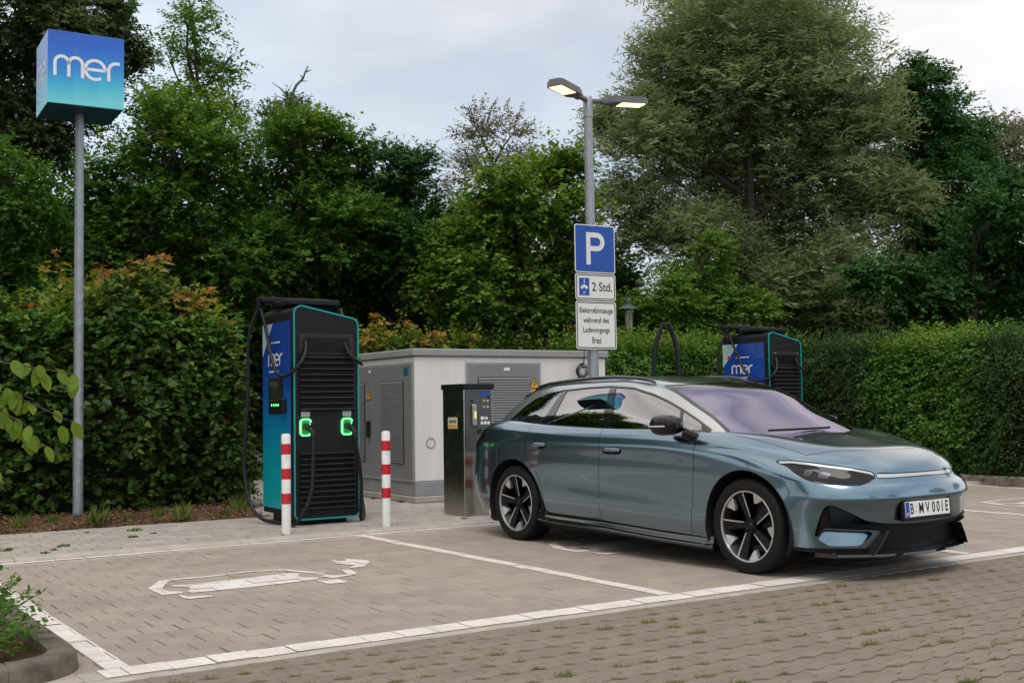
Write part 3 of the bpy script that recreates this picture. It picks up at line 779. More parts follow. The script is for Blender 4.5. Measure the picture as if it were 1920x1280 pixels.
def make_charger(label, full=True):
    c = thing('charging_station', (0, 0, 0), 0, label, 'charging station', 'charging stations beside the bays')
    W, D, Hc = .37, .88, 2.34      # half width, depth, height
    # plinth
    MB().box((-.28, .10, 0), (.28, D - .06, .13), .012).build('plinth', blackp, c)
    # main body: top slopes from left to right and is rounded at the corners
    def ztop(x): return 2.335 - .115 * (x + W) / (2 * W)
    prof = [(-W, .10), (W, .10), (W, ztop(W) - .10)]
    for k in range(7):
        a = R(90 * k / 6); prof.append((W - .09 + .09 * math.cos(a), ztop(W) - .10 + .085 * math.sin(a)))
    for k in range(7):
        a = R(90 + 90 * k / 6); prof.append((-W + .09 + .09 * math.cos(a), ztop(-W) - .10 + .085 * math.sin(a)))
    Mx = Matrix(((1, 0, 0, 0), (0, 0, -1, D), (0, 1, 0, 0), (0, 0, 0, 1)))
    body = MB().prism(prof, .02, D - .02, 0, Mx)
    body.build('housing', blackp, c, smooth=30)
    # printed side panels (both sides)
    for s in (-1, 1):
        x = s * (W + .0015)
        sp = MB().box((min(x, x + s * .004), .05, .155), (max(x, x + s * .004), D - .015, 2.165), .0015)
        po = sp.build('side_panel', side_print, c)
        # pale corner at the rear top, printed lines, word mark
        q = [(D - .02, 2.16), (D - .02, 1.80), (D - .33, 2.16)]
        xx = s * (W + .0068)
        MB().add([(xx, y, z) for y, z in q], [(0, 1, 2) if s < 0 else (2, 1, 0)]).build('pale_corner', pale_print, po)
        if s < 0:
            Ms = Matrix.Translation((xx, .485, 1.765)) @ LEFT
            ls = Matrix.Scale(.40, 4)
            mer_strokes(.052, Ms @ ls).build('word_mark', logo_white, po)
            m = MB()
            rw = random.Random(8)      # print too small to read: rows of word-sized dashes
            for y, z, n_ in ((.66, 1.635, 4), (.60, 1.95, 4)):
                for k in range(n_):
                    w_ = rw.uniform(.03, .09); m.box((0, -.008, 0), (w_, .008, .0008), 0, 0, Matrix.Translation((xx, y, z)) @ LEFT); y -= w_ + .014
            m.build('printed_line', logo_white, po)['kind'] = 'stuff'
            if not full:
                MB().lathe([(.034, 0), (.034, .001), (0, .001)], 20, 0, Matrix.Translation((xx, .74, 1.95)) @ LEFT).build('round_badge', plain('badge_red', (.6, .02, .06), .4), po)
            # display and card reader
            dp = MB().box((-W - .020, .255, 1.175), (-W - .004, .655, 1.565), .008).build('display', blackp, c)
            MB().box((-W - .0215, .295, 1.31), (-W - .0203, .615, 1.53)).build('display_glass', screen_m, dp)
            m = MB()
            for k in range(4): m.lathe([(.012, 0), (.012, .002), (0, .002)], 12, 0, Matrix.Translation((-W - .0203, .36 + .065 * k, 1.27)) @ LEFT)
            m.build('indicator_lamp', green_glow, dp)['kind'] = 'stuff'
            MB().box((-W - .055, .150, 1.19), (-W - .004, .262, 1.335), .01).build('card_reader', blacks, c)
    # front frame with its teal edge
    fr = []
    for x, z in prof: fr.append((x, z))
    inner = []
    cx, cz = 0, 1.2
    fo = MB().prism([(x * 1.0, z if z > .2 else .075 + 0 * z) for x, z in prof], -.03, .018, 0, Matrix(((1, 0, 0, 0), (0, 0, -1, .018 - .03 + .0), (0, 1, 0, 0), (0, 0, 0, 1))))
    fo.build('front_frame', blackp, c, smooth=30)
    tp = []
    for x, z in prof:
        tp.append((x, z))
    low = arc(-W + .06, .115, .06, 180, 270, 5) + arc(W - .06, .115, .06, 270, 360, 5)
    ring = low + prof[2:]
    MB().ribbon([(x * .985, .01 + z * .994) for x, z in ring], .017, 0, .006, 0, Matrix(((1, 0, 0, 0), (0, 0, -1, -.032), (0, 1, 0, 0), (0, 0, 0, 1))), closed=True).build('teal_edge', teal, c)
    # recess behind the cable sockets, ribbed grilles
    MB().box((-.31, -.040, 1.80), (.31, -.031, 2.02), .004).build('cable_recess', sign_black, c)
    MB().add([(-.27, -.046, 1.83), (.27, -.046, 1.83), (.24, -.075, 1.97), (-.24, -.075, 1.97), (-.27, -.036, 1.82), (.27, -.036, 1.82), (.24, -.036, 1.99), (-.24, -.036, 1.99)],
             [(0, 1, 2, 3), (0, 3, 7, 4), (1, 5, 6, 2), (2, 6, 7, 3), (0, 4, 5, 1)]).build('sloped_cover', blacks, c)
    for z0, z1, n in ((1.19, 1.80, 10), (.15, .78, 11)):
        for k in range(n):
            z = z0 + (z1 - z0) * (k + .5) / n; h = (z1 - z0) / n
            MB().add([(-.31, -.033, z - h * .40), (.31, -.033, z - h * .40), (.31, -.066, z - h * .12), (-.31, -.066, z - h * .12), (-.31, -.062, z + h * .12), (.31, -.062, z + h * .12), (-.31, -.033, z + h * .40), (.31, -.033, z + h * .40)],
                     [(0, 1, 2, 3), (3, 2, 5, 4), (4, 5, 7, 6), (0, 3, 4, 6), (1, 7, 5, 2)]).build('rib', blacks, c)
    # sockets and plugs
    for s in (-1, 1):
        x = .235 * s - .01
        so = MB().ribbon(rrect(x - .058, x + .058, .945, 1.115, .035), .016, 0, .010, 0, Matrix(((1, 0, 0, 0), (0, 0, -1, -.040), (0, 1, 0, 0), (0, 0, 0, 1))), closed=True)
        so = so.build('socket_ring', green_glow, c)
        MB().box((x - .045, -.043, .965), (x + .045, -.036, 1.10), .003).build('socket_glow', plain('green_lit_recess', (.02, .16, .04), .4, emit=(.05, .5, .1), estr=.35), c)
        MB().box((x - .05, -.045, 1.14), (x + .05, -.038, 1.195), .002).build('socket_label', plain('socket_label_grey', (.35, .36, .36), .5), c)
        pg = MB(); pg.tube([(x + .0, -.04, 1.04), (x + .01, -.13, 1.015), (x + .015, -.19, .98), (x + .02, -.20, .90)], [.040, .036, .028, .020], 12)
        pg.tube([(x, -.14, 1.02), (x + .02, -.16, 1.06), (x + .03, -.12, 1.075)], .012, 6)
        pg.build('plug', blackp, c, smooth=50)
    # the cable arms on top
    arm = MB()
    arm.box((-.40, -.02, 2.365), (-.06, .10, 2.42), .01)
    top = MB().box((-.36, .10, 2.335), (.22, .62, 2.40), .012); 
    top.build('cable_arm', blackp, c)
    MB().box((-.50, .56, 2.395), (.30, .74, 2.455), .012, 0, Matrix.Rotation(R(0), 4, 'Z')).build('cable_arm', blackp, c)
    MB().box((-.20, .20, 2.30), (.18, .60, 2.345), .01).build('arm_bracket', blackp, c)
    # main hanging cable: from the recess over the side to the arm end, down to the ground and back to the plug
    P1 = bez([(-.24, -.045, 1.95), (-.27, -.10, 1.80), (-.36, -.10, 1.66), (-.44, .15, 1.58), (-.45, .38, 1.76), (-.45, .56, 2.10), (-.48, .66, 2.36)], 36)
    MB().tube(P1, .019, 10).build('charging_cable', cable_m, c, smooth=60)
    P2 = bez([(-.48, .66, 2.36), (-.55, .74, 2.15), (-.57, .78, 1.6), (-.60, .80, .95), (-.61, .78, .45), (-.55, .55, .08), (-.46, .30, .024), (-.40, .06, .024), (-.40, -.16, .05), (-.30, -.24, .26), (-.24, -.22, .60), (-.225, -.20, .90)], 60)
    MB().tube(P2, .020, 10).build('charging_cable', cable_m, c, smooth=60)
    MB().tube(bez([(-.48, .645, 2.40), (-.485, .66, 2.36), (-.50, .675, 2.31)], 8), [.034, .037, .036, .034, .033, .031, .03, .026], 10).build('cable_clamp', blackp, c, smooth=50)
    P3 = bez([(.20, -.045, 1.95), (.24, -.10, 1.80), (.33, -.13, 1.72), (.42, .0, 1.70), (.46, .3, 1.90), (.45, .6, 2.35)], 30)
    MB().tube(P3, .019, 10).build('charging_cable', cable_m, c, smooth=60)
    P4 = bez([(.245, -.20, .90), (.30, -.16, .70), (.36, -.10, .40), (.37, -.06, .14), (.42, .05, .04), (.55, .25, .03), (.60, .5, .4), (.56, .66, 1.3), (.45, .66, 2.35)], 46)
    MB().tube(P4, .020, 10).build('charging_cable', cable_m, c, smooth=60)
    if full is False:
        for x in (-.26, .24):
            MB().lathe([(.0, 0), (.018, 0), (.014, .03), (0, .034)], 10, 0, Matrix.Translation((x, -.045, 1.985)) @ FRONT).build('cable_gland', steel, c, smooth=50)
    return c
ch1 = make_charger('tall charger with lit green sockets and a teal edge, standing behind two striped bollards')
ch1.location = (.087, 5.72, SW); ch1.rotation_euler[2] = R(-1.0); ch1.scale = (1.02, 1.02, 1.012)
ch2 = make_charger('charger half hidden behind the car, its red badge and metal cable glands showing', full=False)
ch2.location = (8.06, 6.62, SW); ch2.rotation_euler[2] = R(4); ch2.scale = (1.02, 1.02, .985)
hoop((5.72, 6.62, SW), R(-20), 'bent dark tube holding charging cable up above the car roof')

# ------------------------------------------------------------------ bollards
def bollard():
    b = thing('bollard', (0, 0, 0), 0, None, 'bollard', 'striped bollards along the kerb')
    r = .0455; h = .995
    MB().lathe([(r, 0), (r, h - .02), (r - .008, h - .004), (r - .02, h), (0, h)], 28).build('post', white_paint, b, smooth=40)
    for z0 in (.285, .505, .755):
        zz = (.30, .545, .790)[(.285, .505, .755).index(z0)]
        MB().lathe([(r + .0012, zz), (r + .0012, zz + .105)], 28, caps=False).build('red_band', red_paint, b, smooth=60)
    MB().lathe([(.016, 0), (.016, .001), (0, .001)], 18, 0, Matrix.Rotation(R(-14), 4, 'Z') @ Matrix.Translation((.0, -r - .0016, .775)) @ FRONT).build('round_sticker', sign_white, b)
    return b
b1 = bollard(); b1['label'] = 'red and white bollard standing before the front left corner of the tall charger'; b1.location = (-.651, 5.041, SW)
for loc, lab in (((.444, 5.004, SW), 'red and white bollard between the tall charger and the parked car'), ((1.872, 5.175, SW), 'bollard mostly hidden by the rear wheel of the car, beside the pay kiosk')):
    c = copy_tree(b1); c['label'] = lab; c.location = loc

# ------------------------------------------------------------------ transformer cabinet
stucco, nt, b = mat_base('white_render')
tc = N(nt, 'ShaderNodeTexCoord'); nz = N(nt, 'ShaderNodeTexNoise', Scale=90.0, Detail=4.0); n2 = N(nt, 'ShaderNodeTexNoise', Scale=1.4, Detail=5.0)
mpp = N(nt, 'ShaderNodeMapping'); mpp.inputs['Scale'].default_value = (4.5, 4.5, .45); nt.links.new(tc.outputs['Object'], mpp.inputs[0])
mxx = N(nt, 'ShaderNodeMix', data_type='RGBA'); mxx.inputs[6].default_value = (.60, .58, .545, 1); mxx.inputs[7].default_value = (.78, .765, .745, 1)
bp = N(nt, 'ShaderNodeBump', Strength=.25, Distance=.004)
for a, bb in ((tc.outputs['Object'], nz.inputs['Vector']), (mpp.outputs[0], n2.inputs['Vector']), (n2.outputs['Fac'], mxx.inputs['Factor']), (mxx.outputs[2], b.inputs['Base Color']), (nz.outputs['Fac'], bp.inputs['Height']), (bp.outputs['Normal'], b.inputs['Normal'])): nt.links.new(a, bb)
b.inputs['Roughness'].default_value = .85
plinth_grey = plain('plinth_grey', (.25, .255, .265), .8, var=.12, scale=5)
foot_conc = plain('footing_concrete', (.36, .33, .29), .9, var=.15, scale=6, bump=.2)
cb = thing('transformer_cabinet', (2.10, 7.40, SW), R(-.6), 'low white utility cabinet with grey louvred doors behind the charger and the car', 'utility cabinet')
CW, CD, CH = 3.11, 2.62, 1.90
MB().box((0, 0, .27), (CW, CD, CH), .012).build('wall', stucco, cb)
MB().box((-.006, -.006, .085), (CW + .006, CD + .006, .267), .008).build('plinth', plinth_grey, cb)
MB().box((-.03, -.03, 0), (CW + .03, CD + .03, .083), .01).build('footing', foot_conc, cb)
MB().box((-.035, -.035, CH + .003), (CW + .04, CD + .04, CH + .10), .012).build('roof', cab_roof, cb)
def louvred_door(x0, x1, z0, z1, L, n, M, side='r'):
    d = MB().box((x0, 0, z0), (x1, .02, z1), .004, 0, M).build('door', cab_grey, cb)
    lx0, lx1, lz0, lz1 = L
    MB().box((lx0 - .008, -.004, lz0 - .008), (lx1 + .008, .001, lz1 + .008), .002, 0, M).build('louvre_backing', sign_black, d)
    for k in range(n):
        z = lz0 + (lz1 - lz0) * (k + .5) / n; h = (lz1 - lz0) / n
        MB().add([(lx0, -.005, z + h * .42), (lx1, -.005, z + h * .42), (lx1, -.016, z - h * .30), (lx0, -.016, z - h * .30), (lx0, -.005, z - h * .36), (lx1, -.005, z - h * .36)],
                 [(0, 3, 2, 1), (3, 4, 5, 2)], 0, M).build('louvre', cab_grey, d)
    return d
def door_frame(x0, x1, z0, z1, M):
    t = .035; m = MB()
    for a, b2 in (((x0 - t, 0, z0), (x0, .014, z1)), ((x1, 0, z0), (x1 + t, .014, z1)), ((x0 - t, 0, z1), (x1 + t, .014, z1 + t)), ((x0 - t, 0, z0 - t), (x1 + t, .014, z0))): m.box(a, b2, .003, 0, M)
    return m.build('door_frame', cab_roof, cb)
def warn(M, parent, sub=False):
    w = MB().prism([(-.085, -.07), (.085, -.07), (0, .085)], 0, .0015, 0, M).build('warning_sign', sign_black, parent)
    MB().prism([(-.070, -.061), (.070, -.061), (0, .067)], .0016, .0026, 0, M).build('warning_face', yellow, w)
    MB().add([(.005, .035, .003), (-.02, -.008, .003), (-.004, -.008, .003), (-.012, -.05, .003), (.02, .0, .003), (.003, .0, .003), (.018, .035, .003)], [(0, 1, 2, 5, 6), (2, 3, 4, 5)], 0, M).build('warning_bolt', sign_black, w)
    if sub: MB().box((-.075, -.135, 0), (.075, -.085, .0015), 0, 0, M).build('warning_text_plate', yellow, w)
MF = Matrix.Translation((0, -.022, 0))
door_frame(.80, 1.93, .20, 1.79, MF); d = louvred_door(.80, 1.93, .20, 1.79, (.95, 1.79, .45, 1.62), 34, MF)
warn(Matrix.Translation((1.855, -.025, 1.54)) @ FRONT, d, True)
MB().box((1.36, -.027, 1.715), (1.45, -.0222, 1.755)).build('small_plate', logo_white, d)
ML = Matrix(((0, 1, 0, -.022), (-1, 0, 0, 0), (0, 0, 1, 0), (0, 0, 0, 1)))   # door drawn along X -> runs along -Y ... on the left wall
ML = Matrix(((0, 1, 0, -.022), (-1, 0, 0, 2.40), (0, 0, 1, 0), (0, 0, 0, 1)))
door_frame(.05, 2.34, .30, 1.79, ML)
d = louvred_door(1.19, 2.34, .30, 1.79, (1.47, 2.12, .50, 1.58), 38, ML)
MB().box((2.13, -.004, 1.66), (2.26, -.001, 1.76), 0, 0, ML).build('small_plate', plain('teal_plate', (.01, .13, .17), .4), d)
d = louvred_door(.05, 1.185, .30, 1.79, (.20, .95, .50, 1.58), 38, ML)
warn(Matrix.Translation((-.026, 2.40 - 1.08, 1.42)) @ LEFT, d)
MB().box((1.07, -.05, .83), (1.13, -.003, 1.06), .01, 0, ML).build('door_handle', blackp, d)
MB().box((1.08, -.004, 1.72), (1.14, -.001, 1.76), 0, 0, ML).build('small_plate', logo_white, d)
MB().lathe([(.068, -.02), (.068, .004), (.060, .006), (.058, -.01), (0, -.012)], 24, 0, Matrix.Translation((.225, -.004, .77)) @ FRONT).build('cable_port', plinth_grey, cb, smooth=40)

# aerial and coiled cable on the cabinet front
co = thing('cable_coil', (4.73, 7.30, 1.74), 0, 'coil of thin black cable with a short aerial hanging on the white cabinet', 'cable coil')
rng = random.Random(5)
m = MB()
for k in range(9):
    r0 = .085 + rng.uniform(-.02, .025); ox, oz = rng.uniform(-.02, .02), rng.uniform(-.02, .02); ph = rng.uniform(0, 6)
    m.tube([(ox + r0 * math.cos(a) * (1 + .1 * math.sin(2 * a + ph)), -.01 - .004 * k * .6 + .006 * math.sin(3 * a + ph), oz + r0 * math.sin(a) * .95) for a in np.linspace(0, 2 * math.pi, 25)], .0048, 5, caps=False)
m.build('coil', cable_m, co, smooth=60)
MB().tube([(.02, -.012, .05), (.03, -.02, .17), (.03, -.03, .30)], [.008, .008, .005], 6).build('aerial', blackp, co)
MB().tube([(0, 0, .07), (0, -.05, .085)], .008, 6).build('hook', galv, co)

# ------------------------------------------------------------------ pay kiosk
ki = thing('pay_kiosk', (1.637, 5.40, SW), R(2), 'stainless steel pay kiosk with dark front panel beside the car boot', 'pay kiosk')
MB().box((0, 0, 0), (.395, .45, 1.43), .006).build('casing', steel, ki)
MB().box((-.012, -.03, 1.43), (.407, .47, 1.495), .008).build('lid', blackp, ki)
fp = MB().box((.02, -.012, .72), (.375, -.001, 1.42), .003).build('front_panel', plain('kiosk_front_grey', (.065, .072, .08), .35, var=.1), ki)
MB().box((.215, -.0145, 1.36), (.35, -.0125, 1.40)).build('blue_sign', sign_blue, fp)
m = MB()
for k, t in enumerate(('10', '10')):
    v, f = text_mesh(t, .04, bold=.001); m.add(v, f, 0, Matrix.Translation((.265, -.0128, 1.30 - .07 * k)) @ FRONT)
for q in range(2): m.lathe([(.014, 0), (.014, .0006), (0, .0006)], 12, 0, Matrix.Translation((.32, -.0128, 1.30 - .07 * q)) @ FRONT)
m.build('price_print', plain('yellowish_print', (.62, .55, .25), .5), fp)
m = MB()
for k in range(3): m.box((.22 + .045 * k, -.0135, 1.03), (.255 + .045 * k, -.0125, 1.065))
m.box((.22, -.0135, 1.085), (.27, -.0125, 1.12)); m.lathe([(.018, 0), (.018, .0006), (0, .0006)], 14, 0, Matrix.Translation((.30, -.0128, 1.10)) @ FRONT)
m.build('symbol_print', logo_white, fp)
MB().box((.09, -.05, 1.02), (.155, -.012, 1.26), .01).build('coin_unit', steel, fp)
MB().box((.11, -.056, 1.10), (.135, -.049, 1.18), .002).build('lit_slot', plain('lit_slot', (.6, .5, .25), .4, emit=(1, .8, .35), estr=.6), fp)
MB().box((.17, -.018, .93), (.27, -.0125, .975), .003).build('note_slot', blackp, fp)
m = MB()
for x, z in ((.33, .99), (.10, 1.30), (.33, 1.34)): m.lathe([(.013, 0), (.013, .008), (0, .009)], 14, 0, Matrix.Translation((x, -.0125, z)) @ FRONT)
m.build('lock', blackp, fp)['kind'] = 'stuff'
pl = MB().box((-.0035, .135, .985), (-.0005, .335, 1.115), .001).build('maker_plate', plain('cream_plate', (.62, .58, .42), .5), ki)
MB().box((-.0045, .15, .998), (-.0037, .32, 1.028)).build('yellow_bar', yellow, pl)
v, f = text_mesh('KÄRCHER', .040, bold=.001, sx=.82); MB().add(v, f, 0, Matrix.Translation((-.0042, .235, 1.065)) @ LEFT).build('maker_name', sign_black, pl)
m = MB()
# ------------------------------------------------------------------ lamp post with signs
LX, LY = 3.60, 5.55
lp = thing('street_lamp', (LX, LY, SW), R(-1.5), 'galvanised lamp post with two lit lamp heads beside the white cabinet', 'street lamp')
MB().lathe([(.072, 0), (.070, 1.5), (.060, 3.6), (.052, 4.82), (.060, 4.825), (.060, 5.06), (.045, 5.09), (0, 5.09)], 26).build('pole', galv, lp, smooth=35)
def lamp_head(sgn, az, tilt):
    M = Matrix.Translation((0, 0, 5.03)) @ Matrix.Rotation(R(az), 4, 'Z') @ Matrix.Rotation(R(tilt), 4, 'Y')
    h = MB(); h.tube([(.05, 0, 0), (.22, 0, .01)], .032, 12, 0, M); h.box((.18, -.05, -.03), (.33, .05, .04), .012, 0, M)
    ol = [(.28, -.06), (.33, -.11), (.76, -.12), (.81, -.085), (.81, .085), (.76, .12), (.33, .11), (.28, .06)]
    h.prism(ol, -.02, .035, 0, M); h.prism([(x * .97 + .018, y * .85) for x, y in ol], .0355, .065, 0, M)
    ho = h.build('lamp_head', lamp_grey, lp, smooth=30)
    MB().box((.44, -.09, -.0265), (.77, .09, -.0205), .002, 0, M).build('lamp_window', lamp_glow, ho)
    return M
lamp_head(1, -10, -2)
lamp_head(-1, 204, -3)
for name, z0, z1, lab, cat in (('parking_sign', 2.845, 3.44, 'blue square sign with a white letter P on the lamp post', 'sign'),
                               ('time_limit_sign', 2.505, 2.832, 'white plate with a parking disc symbol and 2 Std. on the lamp post', 'sign'),
                               ('notice_sign', 1.90, 2.492, 'white plate reading Elektrofahrzeuge während des Ladevorgangs frei on the lamp post', 'sign')):
    s = thing(name, (LX + .0, LY - .082, .05 + z0), R(-3), lab, cat, 'signs on the lamp post')
    h = z1 - z0; w = .30
    MB().prism(rrect(-w, w, 0, h, .03), 0, .004, 0, FRONT).build('plate', sign_white if name != 'parking_sign' else sign_white, s)
    if name == 'parking_sign':
        MB().prism(rrect(-w + .012, w - .012, .012, h - .012, .024), .0042, .0048, 0, FRONT).build('blue_face', sign_blue, s)
        m = MB(); T = .062
        m.prism([(-.13, .10), (-.13 + T, .10), (-.13 + T, .50), (-.13, .50)], .005, .0056, 0, FRONT)
        pp = [(-.13 + T, .50 - T / 2), (.03, .50 - T / 2)] + [(x, y) for x, y in arc(.03, .385, .084, 90, -90, 16)] + [(-.13 + T, .385 - .084)]
        m.ribbon(pp, T, .0051, .0057, 0, FRONT)
        m.build('letter_p', sign_white, s)
    else:
        MB().ribbon(rrect(-w + .018, w - .018, .018, h - .018, .022), .012, .0042, .0048, 0, FRONT, closed=True).build('black_border', sign_black, s)
        m = MB()
        if name == 'time_limit_sign':
            v, f = text_mesh('2 Std.', .155, bold=.0012, sx=.86); m.add([(x + .095, y + h / 2 - .002, z) for x, y, z in v], f, 0, Matrix.Translation((0, -.005, 0)) @ FRONT); m.build('lettering', sign_black, s)['kind'] = 'stuff'
            MB().box((-.245, .055, .0042), (-.095, h - .055, .0048), 0, 0, FRONT).build('disc_symbol', sign_blue, s)
            m = MB(); m.ribbon(arc(-.17, .125, .045, 160, 20, 10), .035, .005, .0054, 0, FRONT); m.ribbon([(-.17, .20), (-.17, .255)], .010, .005, .0054, 0, FRONT)
            v, f = text_mesh('P', .055); m.add([(x - .17, y + .085, z) for x, y, z in v], f, 0, Matrix.Translation((0, -.005, 0)) @ FRONT)
            m.build('disc_drawing', sign_white, s)
        else:
            for k, (t, sz, sx) in enumerate((('Elektrofahrzeuge', .092, .80), ('während des', .092, .80), ('Ladevorgangs', .092, .80), ('frei', .118, .88))):
                v, f = text_mesh(t, sz, bold=.0010, sx=sx); m.add([(x, y + (.475, .355, .235, .105)[k], z) for x, y, z in v], f, 0, Matrix.Translation((0, -.005, 0)) @ FRONT)
            m.build('lettering', sign_black, s)['kind'] = 'stuff'
    MB().box((-.09, .004, h / 2 - .02), (.09, .022, h / 2 + .02), .004).build('clamp', galv, s)

# ------------------------------------------------------------------ illuminated-cube sign on its pole
cube_print = ramp_mat('cube_print', [(0.0, (.16, .66, .72)), (.22, (.04, .48, .70)), (.45, (.008, .24, .68)), (.75, (.006, .13, .62)), (1.0, (.006, .09, .52))], pixel=0, rough=.3)  # print gradient, its colours raised to stand in for the cube's glow
cu = thing('cube_sign', (-1.989, 7.897, SW), R(-3), 'blue and turquoise cube sign reading mer on a tall galvanised pole', 'sign')
MB().lathe([(.057, 0), (.057, 1.05), (.0555, 1.052), (.052, 3.0), (.047, 4.72)], 26).build('pole', galv, cu, smooth=35)
cbm = MB(); s = .411; z0 = 4.68
bx = MB().box((-s, -s, z0), (s, s, z0 + 2 * s), .004).build('cube', cube_print, cu)
MB().box((-s + .006, -s + .006, z0 - .004), (s - .006, s - .006, z0 - .001)).build('cube_underside', plain('cube_underside_blue', (.01, .06, .13), .4), cu)
mer_strokes(.050, Matrix.Translation((0, -s - .0005, z0 + .43)) @ FRONT @ Matrix.Scale(.70, 4)).build('word_mark', logo_white, bx)
mer_strokes(.050, Matrix.Translation((-s - .0005, 0, z0 + .43)) @ LEFT @ Matrix.Scale(.70, 4)).build('word_mark', logo_white, bx)
MB().box((-.035, -.0585, .70), (.035, -.054, 1.04), .003, 0).build('access_door', galv, cu)
class SM:
    """surface that can be cut along any smooth line: points, normals, (u,v), polygons"""
    def __init__(self, V, Nn, U, F):
        self.V = V; self.N = Nn; self.U = U; self.F = F
    @staticmethod
    def from_grid(G):
        nv, nu, _ = G.shape
        du = np.gradient(G, axis=1); dv = np.gradient(G, axis=0)
        n = np.cross(du, dv)
        # degenerate rows: borrow the neighbour's direction
        ln = np.linalg.norm(n, axis=2, keepdims=True)
        n = n / np.maximum(ln, 1e-12)
        arc_u = np.concatenate([[0], np.cumsum(np.linalg.norm(np.diff(G[nv // 3], axis=0), axis=1))])
        arc_v = np.concatenate([[0], np.cumsum(np.linalg.norm(np.diff(G[:, nu // 2], axis=0), axis=1))])
        uu, vv = np.meshgrid(arc_u, arc_v)
        ctr = np.array([1.4, 0, .6])
        V = G.reshape(-1, 3); n = n.reshape(-1, 3)
        flip = np.sign(((V - ctr) * n).sum(1)); flip[flip == 0] = 1
        s = np.sign(flip.sum())
        n = n * s
        F = grid_faces(nv, nu)
        if s < 0: F = F[:, ::-1]
        return SM(V, n, np.stack([uu.ravel(), vv.ravel()], 1), [tuple(map(int, f)) for f in F])
    def u_of(self, pts):
        out = []
        for p in pts:
            d = ((self.V - np.array(p)) ** 2).sum(1); k = np.argsort(d)[:4]
            w = 1 / (d[k] + 1e-6); out.append((self.U[k, 0] * w).sum() / w.sum())
        return np.array(out)
    def split(self, fld):
        """fld: value per point; returns (part with fld<0, part with fld>=0)"""
        f = np.where(np.abs(fld) < 1e-7, 1e-7, fld)
        V = list(map(tuple, self.V)); Nn = list(map(tuple, self.N)); U = list(map(tuple, self.U))
        neg = f < 0; cut = {}
        A, B = [], []
        def mid(a, b):
            k = (a, b) if a < b else (b, a)
            if k not in cut:
                t = f[k[0]] / (f[k[0]] - f[k[1]])
                mix = lambda L: tuple(x + (y - x) * t for x, y in zip(L[k[0]], L[k[1]]))
                V.append(mix(V)); Nn.append(mix(Nn)); U.append(mix(U)); cut[k] = len(V) - 1
            return cut[k]
        for F in self.F:
            c = sum(1 for i in F if neg[i])
            if c == len(F): A.append(F)
            elif c == 0: B.append(F)
            else:
                p, q = [], []
                for i, a in enumerate(F):
                    b = F[(i + 1) % len(F)]
                    (p if neg[a] else q).append(a)
                    if neg[a] != neg[b]:
                        m = mid(a, b); p.append(m); q.append(m)
                if len(p) > 2: A.append(tuple(p))
                if len(q) > 2: B.append(tuple(q))
        V = np.array(V); Nn = np.array(Nn); U = np.array(U)
        return SM(V, Nn, U, A).pack(), SM(V, Nn, U, B).pack()
    def pack(self):
        if not self.F: return SM(self.V[:0], self.N[:0], self.U[:0], [])
        use = np.zeros(len(self.V), bool)
        for f in self.F: use[list(f)] = True
        mp = np.cumsum(use) - 1
        return SM(self.V[use], self.N[use], self.U[use], [tuple(int(mp[i]) for i in f) for f in self.F])
    def off(self, d):
        n = self.N / np.maximum(np.linalg.norm(self.N, axis=1, keepdims=True), 1e-9)
        return SM(self.V + n * (d[:, None] if hasattr(d, 'shape') else d), self.N, self.U, self.F)
    def mirror(self):
        m = np.array([1, -1, 1])
        return SM(self.V * m, self.N * m, self.U, [f[::-1] for f in self.F])
    def join(self, o):
        k = len(self.V)
        return SM(np.concatenate([self.V, o.V]), np.concatenate([self.N, o.N]), np.concatenate([self.U, o.U]),
                  self.F + [tuple(i + k for i in f) for f in o.F])
    def side(self, s): return self.mirror() if s < 0 else self

def sm_object(name, parts, mats, parent):
    """parts: list of (SM, slot)"""
    V = []; Nn = []; F = []; mi = []
    for sm, slot in parts:
        k = len(V)
        V += list(map(tuple, sm.V)); Nn += list(map(tuple, sm.N))
        F += [tuple(i + k for i in f) for f in sm.F]; mi += [slot] * len(sm.F)
    me = bpy.data.meshes.new(name); me.from_pydata(V, [], F)
    for m in (mats if isinstance(mats, (list, tuple)) else [mats]): me.materials.append(m)
    me.polygons.foreach_set('material_index', mi); me.polygons.foreach_set('use_smooth', [True] * len(F))
    me.update()
    me.normals_split_custom_set_from_vertices([Vector(n).normalized() for n in Nn])
    o = bpy.data.objects.new(name, me); COL.objects.link(o); o.parent = parent
    return o

def unit_rows(a): return a / np.maximum(np.linalg.norm(a, axis=1, keepdims=True), 1e-9)
def poly_sd(P, poly):
    """signed distance of 2D points to a closed polygon, negative inside"""
    P = np.asarray(P, float); Q = np.asarray(poly, float); n = len(Q)
    d = np.full(len(P), 1e9); ins = np.zeros(len(P), bool)
    for i in range(n):
        a, b = Q[i], Q[(i + 1) % n]; e = b - a; w = P - a
        t = np.clip((w @ e) / (e @ e), 0, 1); d = np.minimum(d, np.linalg.norm(w - t[:, None] * e, axis=1))
        c = ((a[1] <= P[:, 1]) & (b[1] > P[:, 1])) | ((b[1] <= P[:, 1]) & (a[1] > P[:, 1]))
        with np.errstate(divide='ignore', invalid='ignore'):
            xi = a[0] + (P[:, 1] - a[1]) / (b[1] - a[1]) * e[0]
        ins ^= c & (P[:, 0] < xi)
    return np.where(ins, -d, d)
def line_sd(P, line):
    P = np.asarray(P, float); Q = np.asarray(line, float); d = np.full(len(P), 1e9)
    for a, b in zip(Q[:-1], Q[1:]):
        e = b - a; w = P - a; t = np.clip((w @ e) / (e @ e), 0, 1)
        d = np.minimum(d, np.linalg.norm(w - t[:, None] * e, axis=1))
    return d
